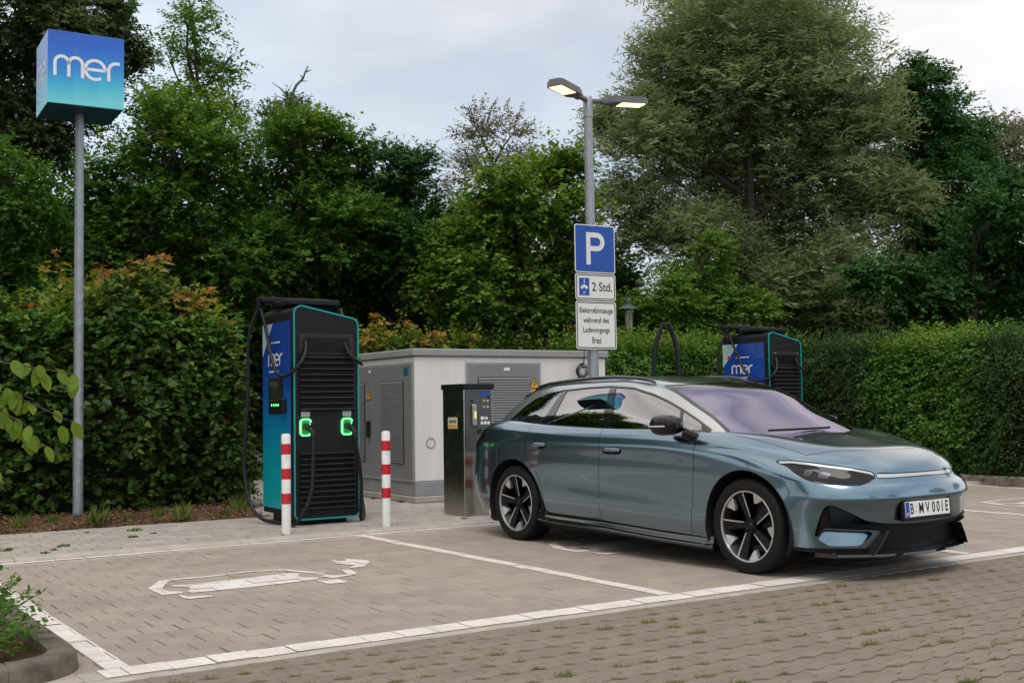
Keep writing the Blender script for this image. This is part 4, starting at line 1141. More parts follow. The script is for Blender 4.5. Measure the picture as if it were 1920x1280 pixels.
def smooth_poly(pts, n=8):
    """rounds a closed outline a little (Chaikin)"""
    P = np.asarray(pts, float)
    for _ in range(2):
        Q = np.roll(P, -1, 0); P = np.stack([P * .9 + Q * .1, P * .1 + Q * .9], 1).reshape(-1, 2)
    return P

def build_car():
    # ---------------- materials
    paint, nt, b = mat_base('car_paint_blue_grey')
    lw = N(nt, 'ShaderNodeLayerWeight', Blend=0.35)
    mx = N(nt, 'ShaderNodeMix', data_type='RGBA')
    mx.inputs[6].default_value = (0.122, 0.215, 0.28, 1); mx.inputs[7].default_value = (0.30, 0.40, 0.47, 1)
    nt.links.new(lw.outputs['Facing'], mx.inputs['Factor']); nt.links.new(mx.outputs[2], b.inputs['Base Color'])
    tc = N(nt, 'ShaderNodeTexCoord'); nz = N(nt, 'ShaderNodeTexNoise', Scale=900.0, Detail=1.0)
    bp = N(nt, 'ShaderNodeBump', Strength=0.03, Distance=0.001)
    nt.links.new(tc.outputs['Object'], nz.inputs['Vector']); nt.links.new(nz.outputs['Fac'], bp.inputs['Height'])
    nt.links.new(bp.outputs['Normal'], b.inputs['Normal'])
    b.inputs['Metallic'].default_value = 1.0; b.inputs['Roughness'].default_value = 0.24
    b.inputs['Coat Weight'].default_value = 1.0; b.inputs['Coat Roughness'].default_value = 0.02; b.inputs['Coat IOR'].default_value = 1.7
    gap = plain('shut_line_black', (0.01, 0.01, 0.012), 0.6)
    black = plain('gloss_black_trim', (0.008, 0.008, 0.009), 0.05, coat=1.0)
    satin = plain('satin_black_plastic', (0.0055, 0.006, 0.0065), 0.45, spec=.25)
    def glass(name, tint, refl):
        m, nt, b = mat_base(name)
        nt.nodes.remove(b)
        out = nt.nodes['Material Output']
        gl = N(nt, 'ShaderNodeBsdfGlossy', Roughness=0.004); gl.inputs['Color'].default_value = (*refl, 1)
        tr = N(nt, 'ShaderNodeBsdfTransparent'); tr.inputs['Color'].default_value = (*tint, 1)
        lw = N(nt, 'ShaderNodeFresnel', IOR=2.6)
        ms = N(nt, 'ShaderNodeMixShader')
        mr = N(nt, 'ShaderNodeMapRange'); mr.inputs[1].default_value = 0.15; mr.inputs[2].default_value = 0.9
        mr.inputs[3].default_value = 0.36; mr.inputs[4].default_value = 1.0
        nt.links.new(lw.outputs[0], mr.inputs[0]); nt.links.new(mr.outputs[0], ms.inputs[0])
        nt.links.new(tr.outputs[0], ms.inputs[1]); nt.links.new(gl.outputs[0], ms.inputs[2]); nt.links.new(ms.outputs[0], out.inputs['Surface'])
        return m
    sideglass = glass('tinted_side_glass', (0.13, 0.13, 0.14), (0.95, 0.94, 0.93))
    screenglass = glass('coated_windscreen_glass', (0.50, 0.49, 0.54), (0.72, 0.67, 0.88))
    lens, nt, b = mat_base('headlight_lens')
    b.inputs['Base Color'].default_value = (0.012, 0.013, 0.015, 1); b.inputs['Roughness'].default_value = 0.03
    b.inputs['Coat Weight'].default_value = .35; b.inputs['Specular IOR Level'].default_value = .12
    strip = plain('white_light_strip', (0.52, 0.55, 0.58), 0.2, coat=1.0)
    chrome = plain('dark_chrome_trim', (0.12, 0.115, 0.11), 0.18, metal=0.9)
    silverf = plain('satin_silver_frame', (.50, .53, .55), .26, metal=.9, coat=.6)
    lampmod = plain('lamp_module_chrome', (.07, .078, .09), .2, metal=.8)
    mirb = plain('mirror_cap_black', (.006, .006, .007), .22, spec=.35)
    rubber = plain('tyre_rubber', (0.0085, 0.0085, 0.009), 0.7, spec=.25, var=.25, scale=30, bump=.1)
    alloy = plain('machined_alloy', (0.60, 0.60, 0.60), 0.34, metal=0.75, var=.06, scale=40)
    alblk = plain('gloss_black_alloy', (0.004, 0.004, 0.0045), 0.4, spec=.3)
    white = plain('plate_white', (0.78, 0.78, 0.77), 0.35, var=.04, scale=60)
    ink = plain('plate_ink', (0.01, 0.01, 0.01), 0.5)
    eub = plain('plate_blue', (0.01, 0.05, 0.40), 0.4)
    taill = plain('tail_lamp_dark_red', (0.012, 0.006, 0.006), 0.08, coat=1.0)
    cabin = plain('dark_cabin_trim', (0.02, 0.02, 0.022), 0.8, var=.2)
    hudg = plain('green_led_digits', (0.1, 0.5, 0.2), 0.4, emit=(0.35, 1.0, 0.55), estr=0.9)

    car = thing('estate_car', (1.872, 3.382, 0.0), R(-88.14),
                'metallic blue-grey estate car with roof rails, parked nose-out in the marked bay', 'car')
    G, Hs = body_grids()
    body = SM.from_grid(G)
    # ---------------- lower body
    far = np.where(body.V[:, 1] < .45, 1.0, 0)
    for cx in (0.0, 2.971):
        f = np.hypot(body.V[:, 0] - cx, body.V[:, 2] - .352) - .418
        f = np.where(body.V[:, 1] < .5, 1.0, f)
        _, body = body.split(f)
    # inner opening under the glass house is not needed
    inside = np.maximum.reduce([body.V[:, 0] - 2.62, -.55 - body.V[:, 0], body.V[:, 1] - .80 + np.maximum(0, body.V[:, 0] - 2.2) * .35])
    _, body = body.split(inside)
    def fz(sm): return np.stack([sm.U[:, 0], sm.V[:, 2]], 1)
    def sz(sm): return sm.V[:, [0, 2]]
    ref = SM.from_grid(G)
    def upoly(pts, rnd=True):
        pts = [(a, abs(y), z) for a, y, z in pts]
        u = ref.u_of(pts); P = np.stack([u, [p[2] for p in pts]], 1)
        return smooth_poly(P) if rnd else P
    U_c = ref.U[:, 0].max()
    # front lower opening (vent + grille)
    vent = upoly([(3.552, .84, .330), (3.590, .826, .45), (3.622, .816, .520), (3.640, .803, .540), (3.685, .772, .538), (3.728, .728, .512), (3.813, .574, .427),
                  (3.852, .433, .405), (3.878, .272, .395), (3.892, .13, .390), (3.892, 0, .390), (3.856, 0, .20), (3.85, .24, .205), (3.79, .53, .222),
                  (3.845, .440, .346), (3.828, .507, .358), (3.617, .815, .383), (3.563, .827, .300)])
    for k in range(len(vent)):
        if vent[k, 0] > U_c - .03: vent[k, 0] = U_c + .05
    fld = np.where(body.V[:, 0] > 3.2, poly_sd(fz(body), vent), 1.0)
    grille, body = body.split(fld)
    # blue panel below the vent
    panel = upoly([(3.613, .818, .374), (3.827, .509, .351), (3.768, .596, .252), (3.625, .776, .252), (3.563, .829, .298)])
    pan, body = body.split(np.where(body.V[:, 0] > 3.2, poly_sd(fz(body), panel), 1.0))
    # headlight
    hl = upoly([(3.224, .872, .840), (3.337, .849, .807), (3.40, .848, .766), (3.483, .835, .722), (3.577, .797, .692), (3.698, .682, .683), (3.759, .588, .680),
                (3.781, .519, .697), (3.793, .456, .725), (3.775, .46, .762), (3.683, .582, .795), (3.492, .728, .828), (3.342, .816, .845)])
    hsm, body = body.split(np.where(body.V[:, 0] > 3.0, poly_sd(fz(body), hl), 1.0))
    # upper edge of the lamp is the light strip
    top = upoly([(3.224, .872, .842), (3.342, .816, .845), (3.492, .728, .828), (3.683, .582, .795), (3.775, .46, .762), (3.788, .45, .742)], False)
    hst, hsm = hsm.split(line_sd(fz(hsm), top) - .015)
    # light bar across the nose
    bar = upoly([(3.790, .44, .752), (3.817, .33, .747), (3.841, .02, .744), (3.852, .02, .722), (3.826, .34, .721), (3.798, .44, .724)], False)
    for k in (2, 3): bar[k, 0] = U_c + .05
    bsm, body = body.split(np.where(body.V[:, 0] > 3.0, poly_sd(fz(body), bar), 1.0))
    bbd, body = body.split(np.where(body.V[:, 0] > 3.0, poly_sd(fz(body), bar) - .007, 1.0))
    hbd, body = body.split(np.where(body.V[:, 0] > 3.0, poly_sd(fz(body), hl) - .006, 1.0))
    # black lower edges
    skirt, body = body.split(np.where(body.V[:, 0] > 3.2, body.V[:, 2] - .236, 1.0))
    rl = np.interp(body.V[:, 0], [-1.05, -.78, -.67, -.40, -.2], [.52, .49, .41, .362, .34])
    rskirt, body = body.split(np.where(body.V[:, 0] < -.2, body.V[:, 2] - rl, 1.0))
    # tail lamp
    tl = upoly([(-.447, .893, 1.012), (-.42, .903, .985), (-.52, .909, .885), (-.62, .893, .884), (-.86, .74, .90), (-.98, .45, .90), (-1.01, .0, .91), (-.995, 0, .985), (-.97, .45, .99), (-.80, .74, 1.0)], False)
    for k in (6, 7): tl[k, 0] = -.05
    tsm, body = body.split(np.where(body.V[:, 0] < -.3, poly_sd(fz(body), tl), 1.0))
    # bonnet outline
    hoodl = [(2.60, .80, 1.035), (2.97, .775, .99), (3.20, .742, .935), (3.343, .80, .85)]
    bonl = np.array([(2.30, .815), (2.60, .80), (2.97, .772), (3.2, .748), (3.33, .733), (3.40, .722), (3.466, .60), (3.52, .49), (3.59, .36), (3.63, .2), (3.645, 0.0), (3.645, -.3), (2.3, -.3)])
    onbon = (body.V[:, 2] > .80) & (body.V[:, 0] > 2.3)
    f = np.where(onbon, poly_sd(body.V[:, :2], bonl), 1.0)
    bon, body = body.split(f + .0028)
    onbon = (body.V[:, 2] > .80) & (body.V[:, 0] > 2.3)
    bg, body = body.split(np.where(onbon, poly_sd(body.V[:, :2], bonl), 1.0) - .0028)
    # doors
    DR = [(.225, 1.12), (.232, .98), (.205, .83), (.215, .78), (.33, .70), (.405, .58), (.44, .45), (.452, .30), (.46, .20), (1.26, .20), (1.259, .30), (1.251, .43), (1.261, .65), (1.290, .85), (1.306, .955), (1.275, 1.06), (1.27, 1.14)]
    DF = [(1.27, 1.14), (1.275, 1.06), (1.306, .955), (1.290, .85), (1.261, .65), (1.251, .43), (1.259, .30), (1.26, .20), (2.37, .20), (2.378, .265), (2.42, .55), (2.449, .77), (2.457, .955), (2.42, 1.06), (2.40, 1.14)]
    doors = []
    gaps = bg
    for D in (DR, DF):
        d, body = body.split(np.where(body.V[:, 1] > .5, poly_sd(sz(body), D), 1.0) + .0026)
        doors.append(d)
    for D in (DR, DF):
        g, body = body.split(np.where(body.V[:, 1] > .5, poly_sd(sz(body), D), 1.0) - .0026)
        gaps = gaps.join(g)
    # charging flap, bumper seams
    flap = smooth_poly([(-.16, 1.035), (.02, 1.052), (.12, 1.048), (.122, .955), (.09, .938), (-.09, .938), (-.13, .955)])
    for ln in (list(map(tuple, flap)) + [tuple(flap[0])], [(-.53, .87), (-.45, .825), (-.373, .792), (-.25, .758), (-.172, .738)], [(3.224, .838), (3.19, .80), (3.15, .745)]):
        g, body = body.split(np.where(body.V[:, 1] > .6, line_sd(sz(body), ln), 1.0) - .0022)
        gaps = gaps.join(g)
    gaps = gaps.off(-.009)
    full = lambda s: s.join(s.mirror())
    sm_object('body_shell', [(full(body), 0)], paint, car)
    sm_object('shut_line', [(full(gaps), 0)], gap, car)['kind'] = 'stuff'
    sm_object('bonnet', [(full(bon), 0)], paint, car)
    # painted facet above the vent: leans back towards its lower edge
    fp_ = upoly([(3.640, .803, .533), (3.685, .772, .532), (3.728, .728, .506), (3.813, .574, .421), (3.835, .50, .405), (3.80, .58, .398), (3.655, .79, .415)], False)
    fac, grille = grille.split(poly_sd(fz(grille), fp_))
    fac = fac.off(-.006 - .16 * np.clip(.535 - fac.V[:, 2], 0, .13)); fac.N = unit_rows(fac.N + np.array([0, 0, -.8]))
    for s in (1, -1): sm_object('vent_facet', [(fac.side(s), 0)], paint, car)
    # recessed grille with black surround
    gz = grille.V[:, 2]
    gd = grille.off(-.045)
    gr = sm_object('grille', [(full(gd), 0)], satin, car)
    m = MB()
    for z, x0 in ((.345, 3.845), (.30, 3.84), (.255, 3.835)):
        pts = [(x0 - .0 - .18 * (abs(y) / .5) ** 3, y) for y in np.linspace(-.44, .44, 15)]
        m.ribbon([(x - .02, y) for x, y in pts], .014, z - .006, z + .006)
    m.build('grille_slat', satin, gr, smooth=30)['kind'] = 'stuff'
    # reveal around the opening: joins the paint edge to the recessed black
    pan2 = pan.off((pan.V[:, 2] - .245) * -.34 - .004); pan2.N = unit_rows(pan2.N + np.array([.1, 0, .42]))
    for s in (1, -1):
        tag(sm_object('vent_panel', [(pan2.side(s), 0)], paint, car), 'pale blue corner panel set into the front bumper')
    # lathe of normals: let the panel face up a little
    def reveal(sm_in, depth, name, mat):
        cnt = {}
        for f in sm_in.F:
            for a, b in zip(f, f[1:] + f[:1]): cnt[(a, b)] = 1
        E = [(a, b) for a, b in cnt if (b, a) not in cnt]
        V = sm_in.V; n = sm_in.N / np.maximum(np.linalg.norm(sm_in.N, axis=1, keepdims=True), 1e-9)
        mb = MB()
        for a, b in E:
            if V[a][1] < .004 and V[b][1] < .004: continue
            q = [V[a], V[b], V[b] - n[b] * depth, V[a] - n[a] * depth]
            mb.add(q, [(0, 1, 2, 3)])
        for s in (1, -1):
            mc = MB(); mc.f = mb.f if s > 0 else [f[::-1] for f in mb.f]; mc.m = mb.m; mc.v = [(x, y * s, z) for x, y, z in mb.v]
            mc.build(name, mat, car)['kind'] = 'stuff'
    reveal(grille, .05, 'grille_surround', satin)
    reveal(pan, .05, 'vent_surround', satin)
    sm_object('front_skirt', [(full(skirt.off(-.004)), 0)], satin, car)
    sm_object('rear_skirt', [(full(rskirt.off(-.004)), 0)], black, car)
    sm_object('light_bar', [(full(bsm.off(-.004)), 0), (full(bbd.off(-.006)), 1)], [strip, black], car)
    mod = []
    for x0, x1 in ((3.45, 3.50), (3.54, 3.605)):
        c_ = hsm.V[:, 0]; mm_ = np.maximum.reduce([x0 - c_, c_ - x1, hsm.V[:, 2] - (.795 - (c_ - 3.44) * .19), (.752 - (c_ - 3.44) * .16) - hsm.V[:, 2]])
        a_, hsm = hsm.split(mm_); mod.append(a_)
    for s in (1, -1):
        h = sm_object('headlight', [(hsm.off(-.004).side(s), 0), (hbd.off(-.006).side(s), 1)], [lens, black], car)
        sm_object('light_strip', [(hst.off(-.003).side(s), 0)], strip, h)
        for a_ in mod: sm_object('lamp_module', [(a_.off(-.006).side(s), 0)], lampmod, h)
    sm_object('tail_light', [(full(tsm.off(.004)), 0)], taill, car)
    # ---------------- glass house
    house = SM.from_grid(Hs)
    glass_out = np.array([(-.249, 1.131), (-.184, 1.179), (-.081, 1.254), (.056, 1.325), (.281, 1.375), (.504, 1.401), (.872, 1.418), (1.192, 1.424), (1.503, 1.402), (1.716, 1.350), (1.943, 1.280), (2.133, 1.214),
                          (2.324, 1.138), (2.50, 1.056), (2.388, 1.058), (1.797, 1.063), (1.247, 1.074), (.8, 1.089), (.356, 1.106)])
    def dlo(sm): return np.where((sm.V[:, 1] > .52), poly_sd(sz(sm), glass_out), 1.0)
    win, house = house.split(dlo(house))
    trim, house = house.split(dlo(house) - .010)
    # the paint of the house below the trim never shows; the screen
    yp = lambda s: np.interp(s, [1.60, 1.80, 2.187, 2.455, 2.652, 2.9], [.555, .578, .655, .692, .735, .80])
    def scr(sm): return np.where(sm.V[:, 0] > 1.6, np.maximum(sm.V[:, 1] - yp(sm.V[:, 0]), sm.V[:, 2] - 1.413 - .02 * (1 - (sm.V[:, 1] / .58) ** 2)), 1.0)
    screen, house = house.split(scr(house))
    screen_in, frit = screen.split(scr(screen) + .022)
    frit2, house = house.split(np.where(house.V[:, 0] > 1.75, scr(house), 1.0) - .012)
    rw = lambda sm: np.where(sm.V[:, 0] < .1, np.maximum(sm.V[:, 1] - .50 + (sm.V[:, 2] - 1.1) * .25, np.maximum(1.09 - sm.V[:, 2], sm.V[:, 2] - 1.36)), 1.0)
    rear, house = house.split(rw(house))
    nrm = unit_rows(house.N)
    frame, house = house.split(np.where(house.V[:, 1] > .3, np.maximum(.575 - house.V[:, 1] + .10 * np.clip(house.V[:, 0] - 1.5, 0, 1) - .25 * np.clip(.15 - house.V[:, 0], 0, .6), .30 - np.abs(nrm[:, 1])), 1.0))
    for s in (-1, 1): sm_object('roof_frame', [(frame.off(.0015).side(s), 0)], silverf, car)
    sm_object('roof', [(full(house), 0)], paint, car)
    wsc = sm_object('windscreen', [(full(screen_in.off(-.002)), 0), (full(frit.off(-.002)), 1), (full(frit2.off(-.004)), 1)], [screenglass, black], car)
    sm_object('rear_window', [(full(rear.off(-.003)), 0)], sideglass, car)
    def strip_between(sm, a0, a1, b0, b1):
        """between two slanted lines a and b given as (s at z=1.07, s at z=1.42)"""
        z = sm.V[:, 2]; t = (z - 1.07) / .35
        sa = a0 + (a1 - a0) * t; sb = b0 + (b1 - b0) * t
        return np.maximum(sa - sm.V[:, 0], sm.V[:, 0] - sb)
    pils = []
    for st in ((.318, .507, .487, .571), (1.262, 1.19, 1.398, 1.272), (2.204, 1.99, 2.228, 2.03), (2.412, 2.19, 2.9, 2.6)):
        p_, win = win.split(strip_between(win, *st)); pils.append(p_)
    s = win.V[:, 0]
    parts = []
    rest = win
    for cut in (.40, 1.33, None):
        if cut is None: parts.append(rest)
        else:
            z = rest.V[:, 2]; t = (z - 1.07) / .35
            lim = (.40 + .14 * t) if cut < 1 else (1.33 - .10 * t)
            a, rest = rest.split(rest.V[:, 0] - lim); parts.append(a)
    z = parts[2].V[:, 2]
    fq = parts[2].V[:, 0] - (2.216 - .2 * (z - 1.07) / .35)
    fdoor, fquar = parts[2].split(fq)
    sm_object('window_trim', [(full(trim.off(.004)), 0)], chrome, car)
    for s in (-1, 1):
        for p_ in pils: sm_object('pillar_cover', [(p_.off(.001).side(s), 0)], black, car)
    for s in (-1, 1):
        sm_object('quarter_window', [(parts[0].off(-.003).side(s), 0)], sideglass, car)
        sm_object('corner_window', [(fquar.off(-.003).side(s), 0)], sideglass, car)
        for d, g in ((doors[0], parts[1]), (doors[1], fdoor)):
            do = sm_object('door', [(d.side(s), 0)], paint, car)
            sm_object('window', [(g.off(-.003).side(s), 0)], sideglass, do)
            x0, x1, z0, z1 = (.30, .535, .872, .934) if d is doors[0] else (1.35, 1.58, .846, .908)
            # handle: dark scoop with a body-colour grip over its upper half
            sc = MB(); c = ((x0 + x1) / 2, (z0 + z1) / 2)
            ol = [(c[0] + .118 * math.copysign(abs(math.cos(a)) ** .6, math.cos(a)), c[1] + .030 * math.copysign(abs(math.sin(a)) ** .7, math.sin(a))) for a in np.linspace(0, 2 * math.pi, 28, endpoint=False)]
            yb = .9338
            sc.add([(x, s * (yb + .0035), z) for x, z in ol], [tuple(range(28)) if s < 0 else tuple(range(28))[::-1]])
            h = sc.build('handle_recess', black, do)
            gp = MB(); n = 9
            for k in range(n):
                pass
            prof = [(-.016, .0), (-.010, .016), (.004, .022), (.015, .018), (.019, .004)]
            vs = []; F = []
            xs = np.linspace(-.112, .112, 13)
            for x in xs:
                q = (1 - abs(x / .118) ** 4)
                for dz, dy in prof: vs.append((c[0] + x, s * (yb + .002 + dy * q), c[1] + .008 + dz * (.35 + .65 * q)))
            for i in range(12):
                for j in range(4):
                    a = i * 5 + j; F.append((a, a + 1, a + 6, a + 5) if s > 0 else (a, a + 5, a + 6, a + 1))
            gp.add(vs, F); gp.build('handle', paint, do, smooth=80)
    # ---------------- sills
    for s in (-1, 1):
        xs = np.linspace(.36, 2.62, 40); vs = []; F = []
        for x in xs:
            zt = np.interp(x, [.36, .6, 1.3, 2.0, 2.62], [.315, .300, .290, .262, .250])
            k = np.interp(x, [.36, 2.62], [0, 1])
            e = min(1, (x - .36) / .12, (2.62 - x) / .06 + .4)
            yo = .905 + .018 * e
            for y, z in ((.868, zt + .012), (.893, zt - .004), (.897, zt - .03), (yo - .010, zt - .045), (yo + .004, zt - .075), (yo + .002, zt - .095), (.90, zt - .108), (.80, zt - .112)):
                vs.append((x, s * y, z))
        for i in range(39):
            for j in range(7):
                a = i * 8 + j; F.append((a, a + 8, a + 9, a + 1) if s < 0 else (a, a + 1, a + 9, a + 8))
        F.append(tuple(range(8))); F.append(tuple(39 * 8 + k for k in range(8))[::-1])
        MB().add(vs, F).build('sill', black, car, smooth=40)
    # ---------------- front lip with winglets
    m = MB()
    ys = np.linspace(-.74, .74, 41); P = []
    for y in ys:
        x = 3.90 - .075 * (abs(y) / .5) ** 2.2 if abs(y) < .5 else 3.825 - (abs(y) - .5) * .72
        P.append((x, y))
    vs = []; F = []
    for (x, y) in P:
        for dx, z in ((-.18, .205), (-.02, .205), (.018, .192), (.022, .178), (-.01, .166), (-.18, .163)): vs.append((x + dx, y, z))
    for i in range(40):
        for j in range(6):
            a = i * 6 + j; b2 = i * 6 + (j + 1) % 6; F.append((a, b2, b2 + 6, a + 6))
    F.append(tuple(range(6))[::-1]); F.append(tuple(240 + k for k in range(6)))
    m.add(vs, F)
    m.build('front_lip', black, car, smooth=40)
    for s in (-1, 1):
        vs = []
        for x, y, z in ((3.852, .425, .355), (3.845, .475, .28), (3.825, .54, .195)):
            vs += [(x + .022, s * y, z), (x + .012, s * (y + .012), z), (x - .06, s * (y + .012), z), (x - .06, s * (y - .012), z)]
        F = [(0, 1, 2, 3), (11, 10, 9, 8)] + [(i * 4 + k, i * 4 + (k + 1) % 4, i * 4 + 4 + (k + 1) % 4, i * 4 + 4 + k) for i in range(2) for k in range(4)]
        MB().add(vs, F).build('lip_fin', satin, car)
    # ---------------- number plate
    pl = MB().box((-.02, -.280, -.082), (.010, .280, .076), .005).build('plate_holder', satin, car)
    pl.location = (3.892, -.018, .492); pl.rotation_euler = (0, R(-3), R(0))
    p1 = MB().box((.010, -.260, -.055), (.0135, .260, .055), .002).build('number_plate', white, pl)
    PF = Matrix.Translation((.0142, 0, 0)) @ Matrix.Rotation(R(90), 4, 'Z') @ FRONT      # drawing -> facing +X
    PF = Matrix(((0, 0, 1, .0142), (1, 0, 0, 0), (0, 1, 0, 0), (0, 0, 0, 1)))
    m = MB().box((.0136, -.257, -.052), (.0142, -.214, .052)).build('euro_band', eub, p1)
    v, f = text_mesh('D', .028, bold=.0006); m = MB().add([(x - .2355, y - .032, z) for x, y, z in v], f, 0, PF)
    m.build('country_letter', white, p1)
    m = MB()
    for txt, cx in (('B', -.186), ('M', -.078), ('V', -.004), ('0', .066), ('0', .120), ('1', .170), ('E', .222)):
        v, f = text_mesh(txt, .108, bold=.0016, sx=.70); m.add([(x + cx, y, z) for x, y, z in v], f, 0, PF)
    m.build('plate_lettering', ink, p1)['kind'] = 'stuff'
    m = MB()
    for dy, rr in ((.016, .011), (-.016, .011)): m.lathe([(rr * .8, 0), (rr * .8, .0006), (0, .0006)], 16, 0, PF @ Matrix.Translation((-.136, dy, 0)))
    m.build('plate_badge', plain('badge_grey', (.45, .45, .44), .4), p1)
    # ---------------- wheels
    tyre = MB().lathe([(.262, -.105), (.275, -.118), (.315, -.122), (.338, -.114), (.349, -.096), (.352, -.06), (.3515, -.041), (.345, -.040), (.345, -.036), (.3522, -.035), (.3525, -.002), (.345, -.001), (.345, .001), (.3525, .002), (.3522, .035), (.345, .036), (.345, .040), (.3515, .041),
                       (.352, .06), (.349, .096), (.338, .114), (.315, .122), (.275, .118), (.262, .105)], 72, caps=False)
    # tread blocks
    for k in range(72):
        a0 = 2 * math.pi * k / 72
        for z0, z1, sk in ((-.098, -.045, .04), (.045, .098, -.04)):
            q = []
            for (da, z) in ((0, z0), (.045, z0), (.045 + sk, z1), (0 + sk, z1)):
                rr = .3535 if abs(z) < .07 else .3515
                q.append((rr * math.cos(a0 + da), rr * math.sin(a0 + da), z))
            q += [(x * .98, y * .98, z) for x, y, z in q]
            tyre.add(q, [(0, 1, 2, 3), (0, 4, 5, 1), (1, 5, 6, 2), (2, 6, 7, 3), (3, 7, 4, 0)])
    to = tyre.build('tyre', rubber, None, smooth=35)
    rim_m = MB()
    rim_m.lathe([(.268, -.105), (.264, -.09), (.225, -.05), (.22, .05), (.262, .10), (.268, .108), (.264, .112), (.256, .108), (.250, .095), (.215, .045), (.205, -.02), (.205, -.08)], 64, 0, caps=False)
    # dark inner disc with the brake behind
    rim_m.lathe([(.0, .018), (.10, .012), (.205, -.03), (.21, -.05)], 48, 0, caps=False)
    W = 2 * math.pi / 5
    def pol(r, a): return (r * math.cos(a), r * math.sin(a))
    for k in range(5):
        a = W * k + R(96)
        # black blade from hub to rim, its leading edge machined
        for (r0, o0, r1, o1, w0, w1, h0, h1, mt) in ((.050, .0, .258, .02, .045, .120, .074, .092, 0),):
            b0 = pol(r0, a); d = (math.cos(a + o1), math.sin(a + o1)); nrm = (-d[1], d[0])
            def P(t, w, h): return (b0[0] + d[0] * t + nrm[0] * w, b0[1] + d[1] * t + nrm[1] * w, h)
            L = .208
            vs = [P(0, -.022, .070), P(L, -.020, .094), P(L, .062, .086), P(0, .022, .066), P(0, -.022, .02), P(L, -.020, .03), P(L, .062, .03), P(0, .022, .02)]
            rim_m.add(vs, [(0, 1, 2, 3), (0, 4, 5, 1), (1, 5, 6, 2), (2, 6, 7, 3), (3, 7, 4, 0)], 0)
            # machined line
            vs = [P(.015, -.0235, .0755), P(L, -.0245, .0995), P(L, -.0125, .0985), P(.015, -.0170, .0750)]
            vs += [(x, y, z - .004) for x, y, z in vs]
            rim_m.add(vs, [(0, 1, 2, 3), (0, 4, 5, 1), (1, 5, 6, 2), (2, 6, 7, 3), (3, 7, 4, 0)], 1)
        # machined wedge at the rim
        a1 = a + W * .46; pts = []
        for t in np.linspace(-.20, .20, 7): pts.append((*pol(.255, a1 + t), .097))
        pts += [(*pol(.178, a1 + .12), .082), (*pol(.190, a1 - .02), .084)]
        n = len(pts); rim_m.add(pts + [(x, y, z - .03) for x, y, z in pts], [tuple(range(n))] + [(i, n + i, n + (i + 1) % n, (i + 1) % n) for i in range(n)], 1)
    # thin machined lip
    rim_m.lathe([(.252, .100), (.255, .1125), (.263, .1135), (.266, .110)], 64, 1, caps=False)
    rim_m.lathe([(.0, .090), (.024, .089), (.030, .082), (.052, .076), (.056, .05)], 30, 0)
    for k in range(5):
        x, y = pol(.042, W * k + .3); rim_m.lathe([(.0, .088), (.007, .088), (.008, .07)], 8, 0, Matrix.Translation((x, y, 0)))
    ro = rim_m.build('rim', [alblk, alloy], None, smooth=28)
    for i, (x, s) in enumerate(((0, -1), (2.971, -1), (0, 1), (2.971, 1))):
        w = bpy.data.objects.new('wheel', None); w.empty_display_size = .1; COL.objects.link(w); w.parent = car
        w.location = (x, s * (.905 - .112), .3525); w.rotation_euler = (R(90 if s < 0 else -90), R(0), 0)
        if i in (1,): w.rotation_euler = (R(90), R(-8), 0)
        for src in (to, ro):
            c = src if i == 0 else src.copy()
            if i: COL.objects.link(c)
            c.parent = w
        # wheel housing
        m = MB(); vs = []; F = []
        for k in range(25):
            a = R(-20 + 220 * k / 24)
            for y in (.55, .915): vs.append((x + .424 * math.cos(a), s * y, .352 + .424 * math.sin(a)))
        for k in range(24):
            F.append((2 * k, 2 * k + 1, 2 * k + 3, 2 * k + 2))
        n0 = len(vs); vs.append((x, s * .55, .352))
        for k in range(24): F.append((2 * k, 2 * k + 2, n0))
        m.add(vs, F).build('wheel_housing', gap, car, smooth=60)
    # ---------------- floor pan, cabin
    fl = MB().box((-.55, -.84, .145), (3.30, .84, .235), .03)  # pan shaped low and wide to deepen the shade under the car
    fl.build('floor_pan', satin, car)
    cb = MB()
    cb.box((2.25, -.68, .80), (2.75, .68, .985), .05)
    for y in (-.38, .38):
        for x in (1.35, .35):
            cb.box((x - .22, y - .25, .42), (x + .28, y + .25, .60), .06)
            cb.box((x - .38, y - .24, .50), (x - .20, y + .24, 1.14), .06, M=Matrix.Rotation(R(-6), 4, 'Y'))
            cb.box((x - .44, y - .13, 1.16), (x - .34, y + .13, 1.34), .04)
    co = cb.build('cabin', cabin, car)
    sw = MB().tube([(2.12 + .05 * math.cos(a), .38 + .18 * math.sin(a), .93 + .17 * math.cos(a)) for a in np.linspace(0, 2 * math.pi, 25)], .015, 8, caps=False)
    sw.build('steering_wheel', cabin, car, smooth=60)
    # ---------------- mirrors
    for s in (-1, 1):
        vs = []; F = []; n = 18
        rows = ((2.40, .06, .035, .02), (2.36, .10, .062, .0), (2.30, .118, .078, .0), (2.22, .122, .082, 0), (2.17, .118, .076, 0), (2.155, .10, .064, 0))
        for x, ry, rz, dz in rows:
            for k in range(n):
                a = 2 * math.pi * k / n; c, q = math.cos(a), math.sin(a)
                vs.append((x + .10 * .5 * (0) + .02 * c, s * (1.02 + ry * math.copysign(abs(c) ** .8, c)), 1.10 + dz + rz * math.copysign(abs(q) ** .75, q)))
        for i in range(len(rows) - 1):
            for k in range(n): F.append((i * n + k, i * n + (k + 1) % n, (i + 1) * n + (k + 1) % n, (i + 1) * n + k))
        F.append(tuple(range(n))[::-1])
        mo = MB().add(vs, F); mo.tube([(2.36, s * .955, 1.045), (2.40, s * .90, 1.015), (2.42, s * .86, 1.0)], [.045, .04, .04], 10)
        if s > 0:
            mo.v = [(x - (y - .9) * .75 + .02, .86 + (y - .86) * .5, z - .02) for x, y, z in mo.v]
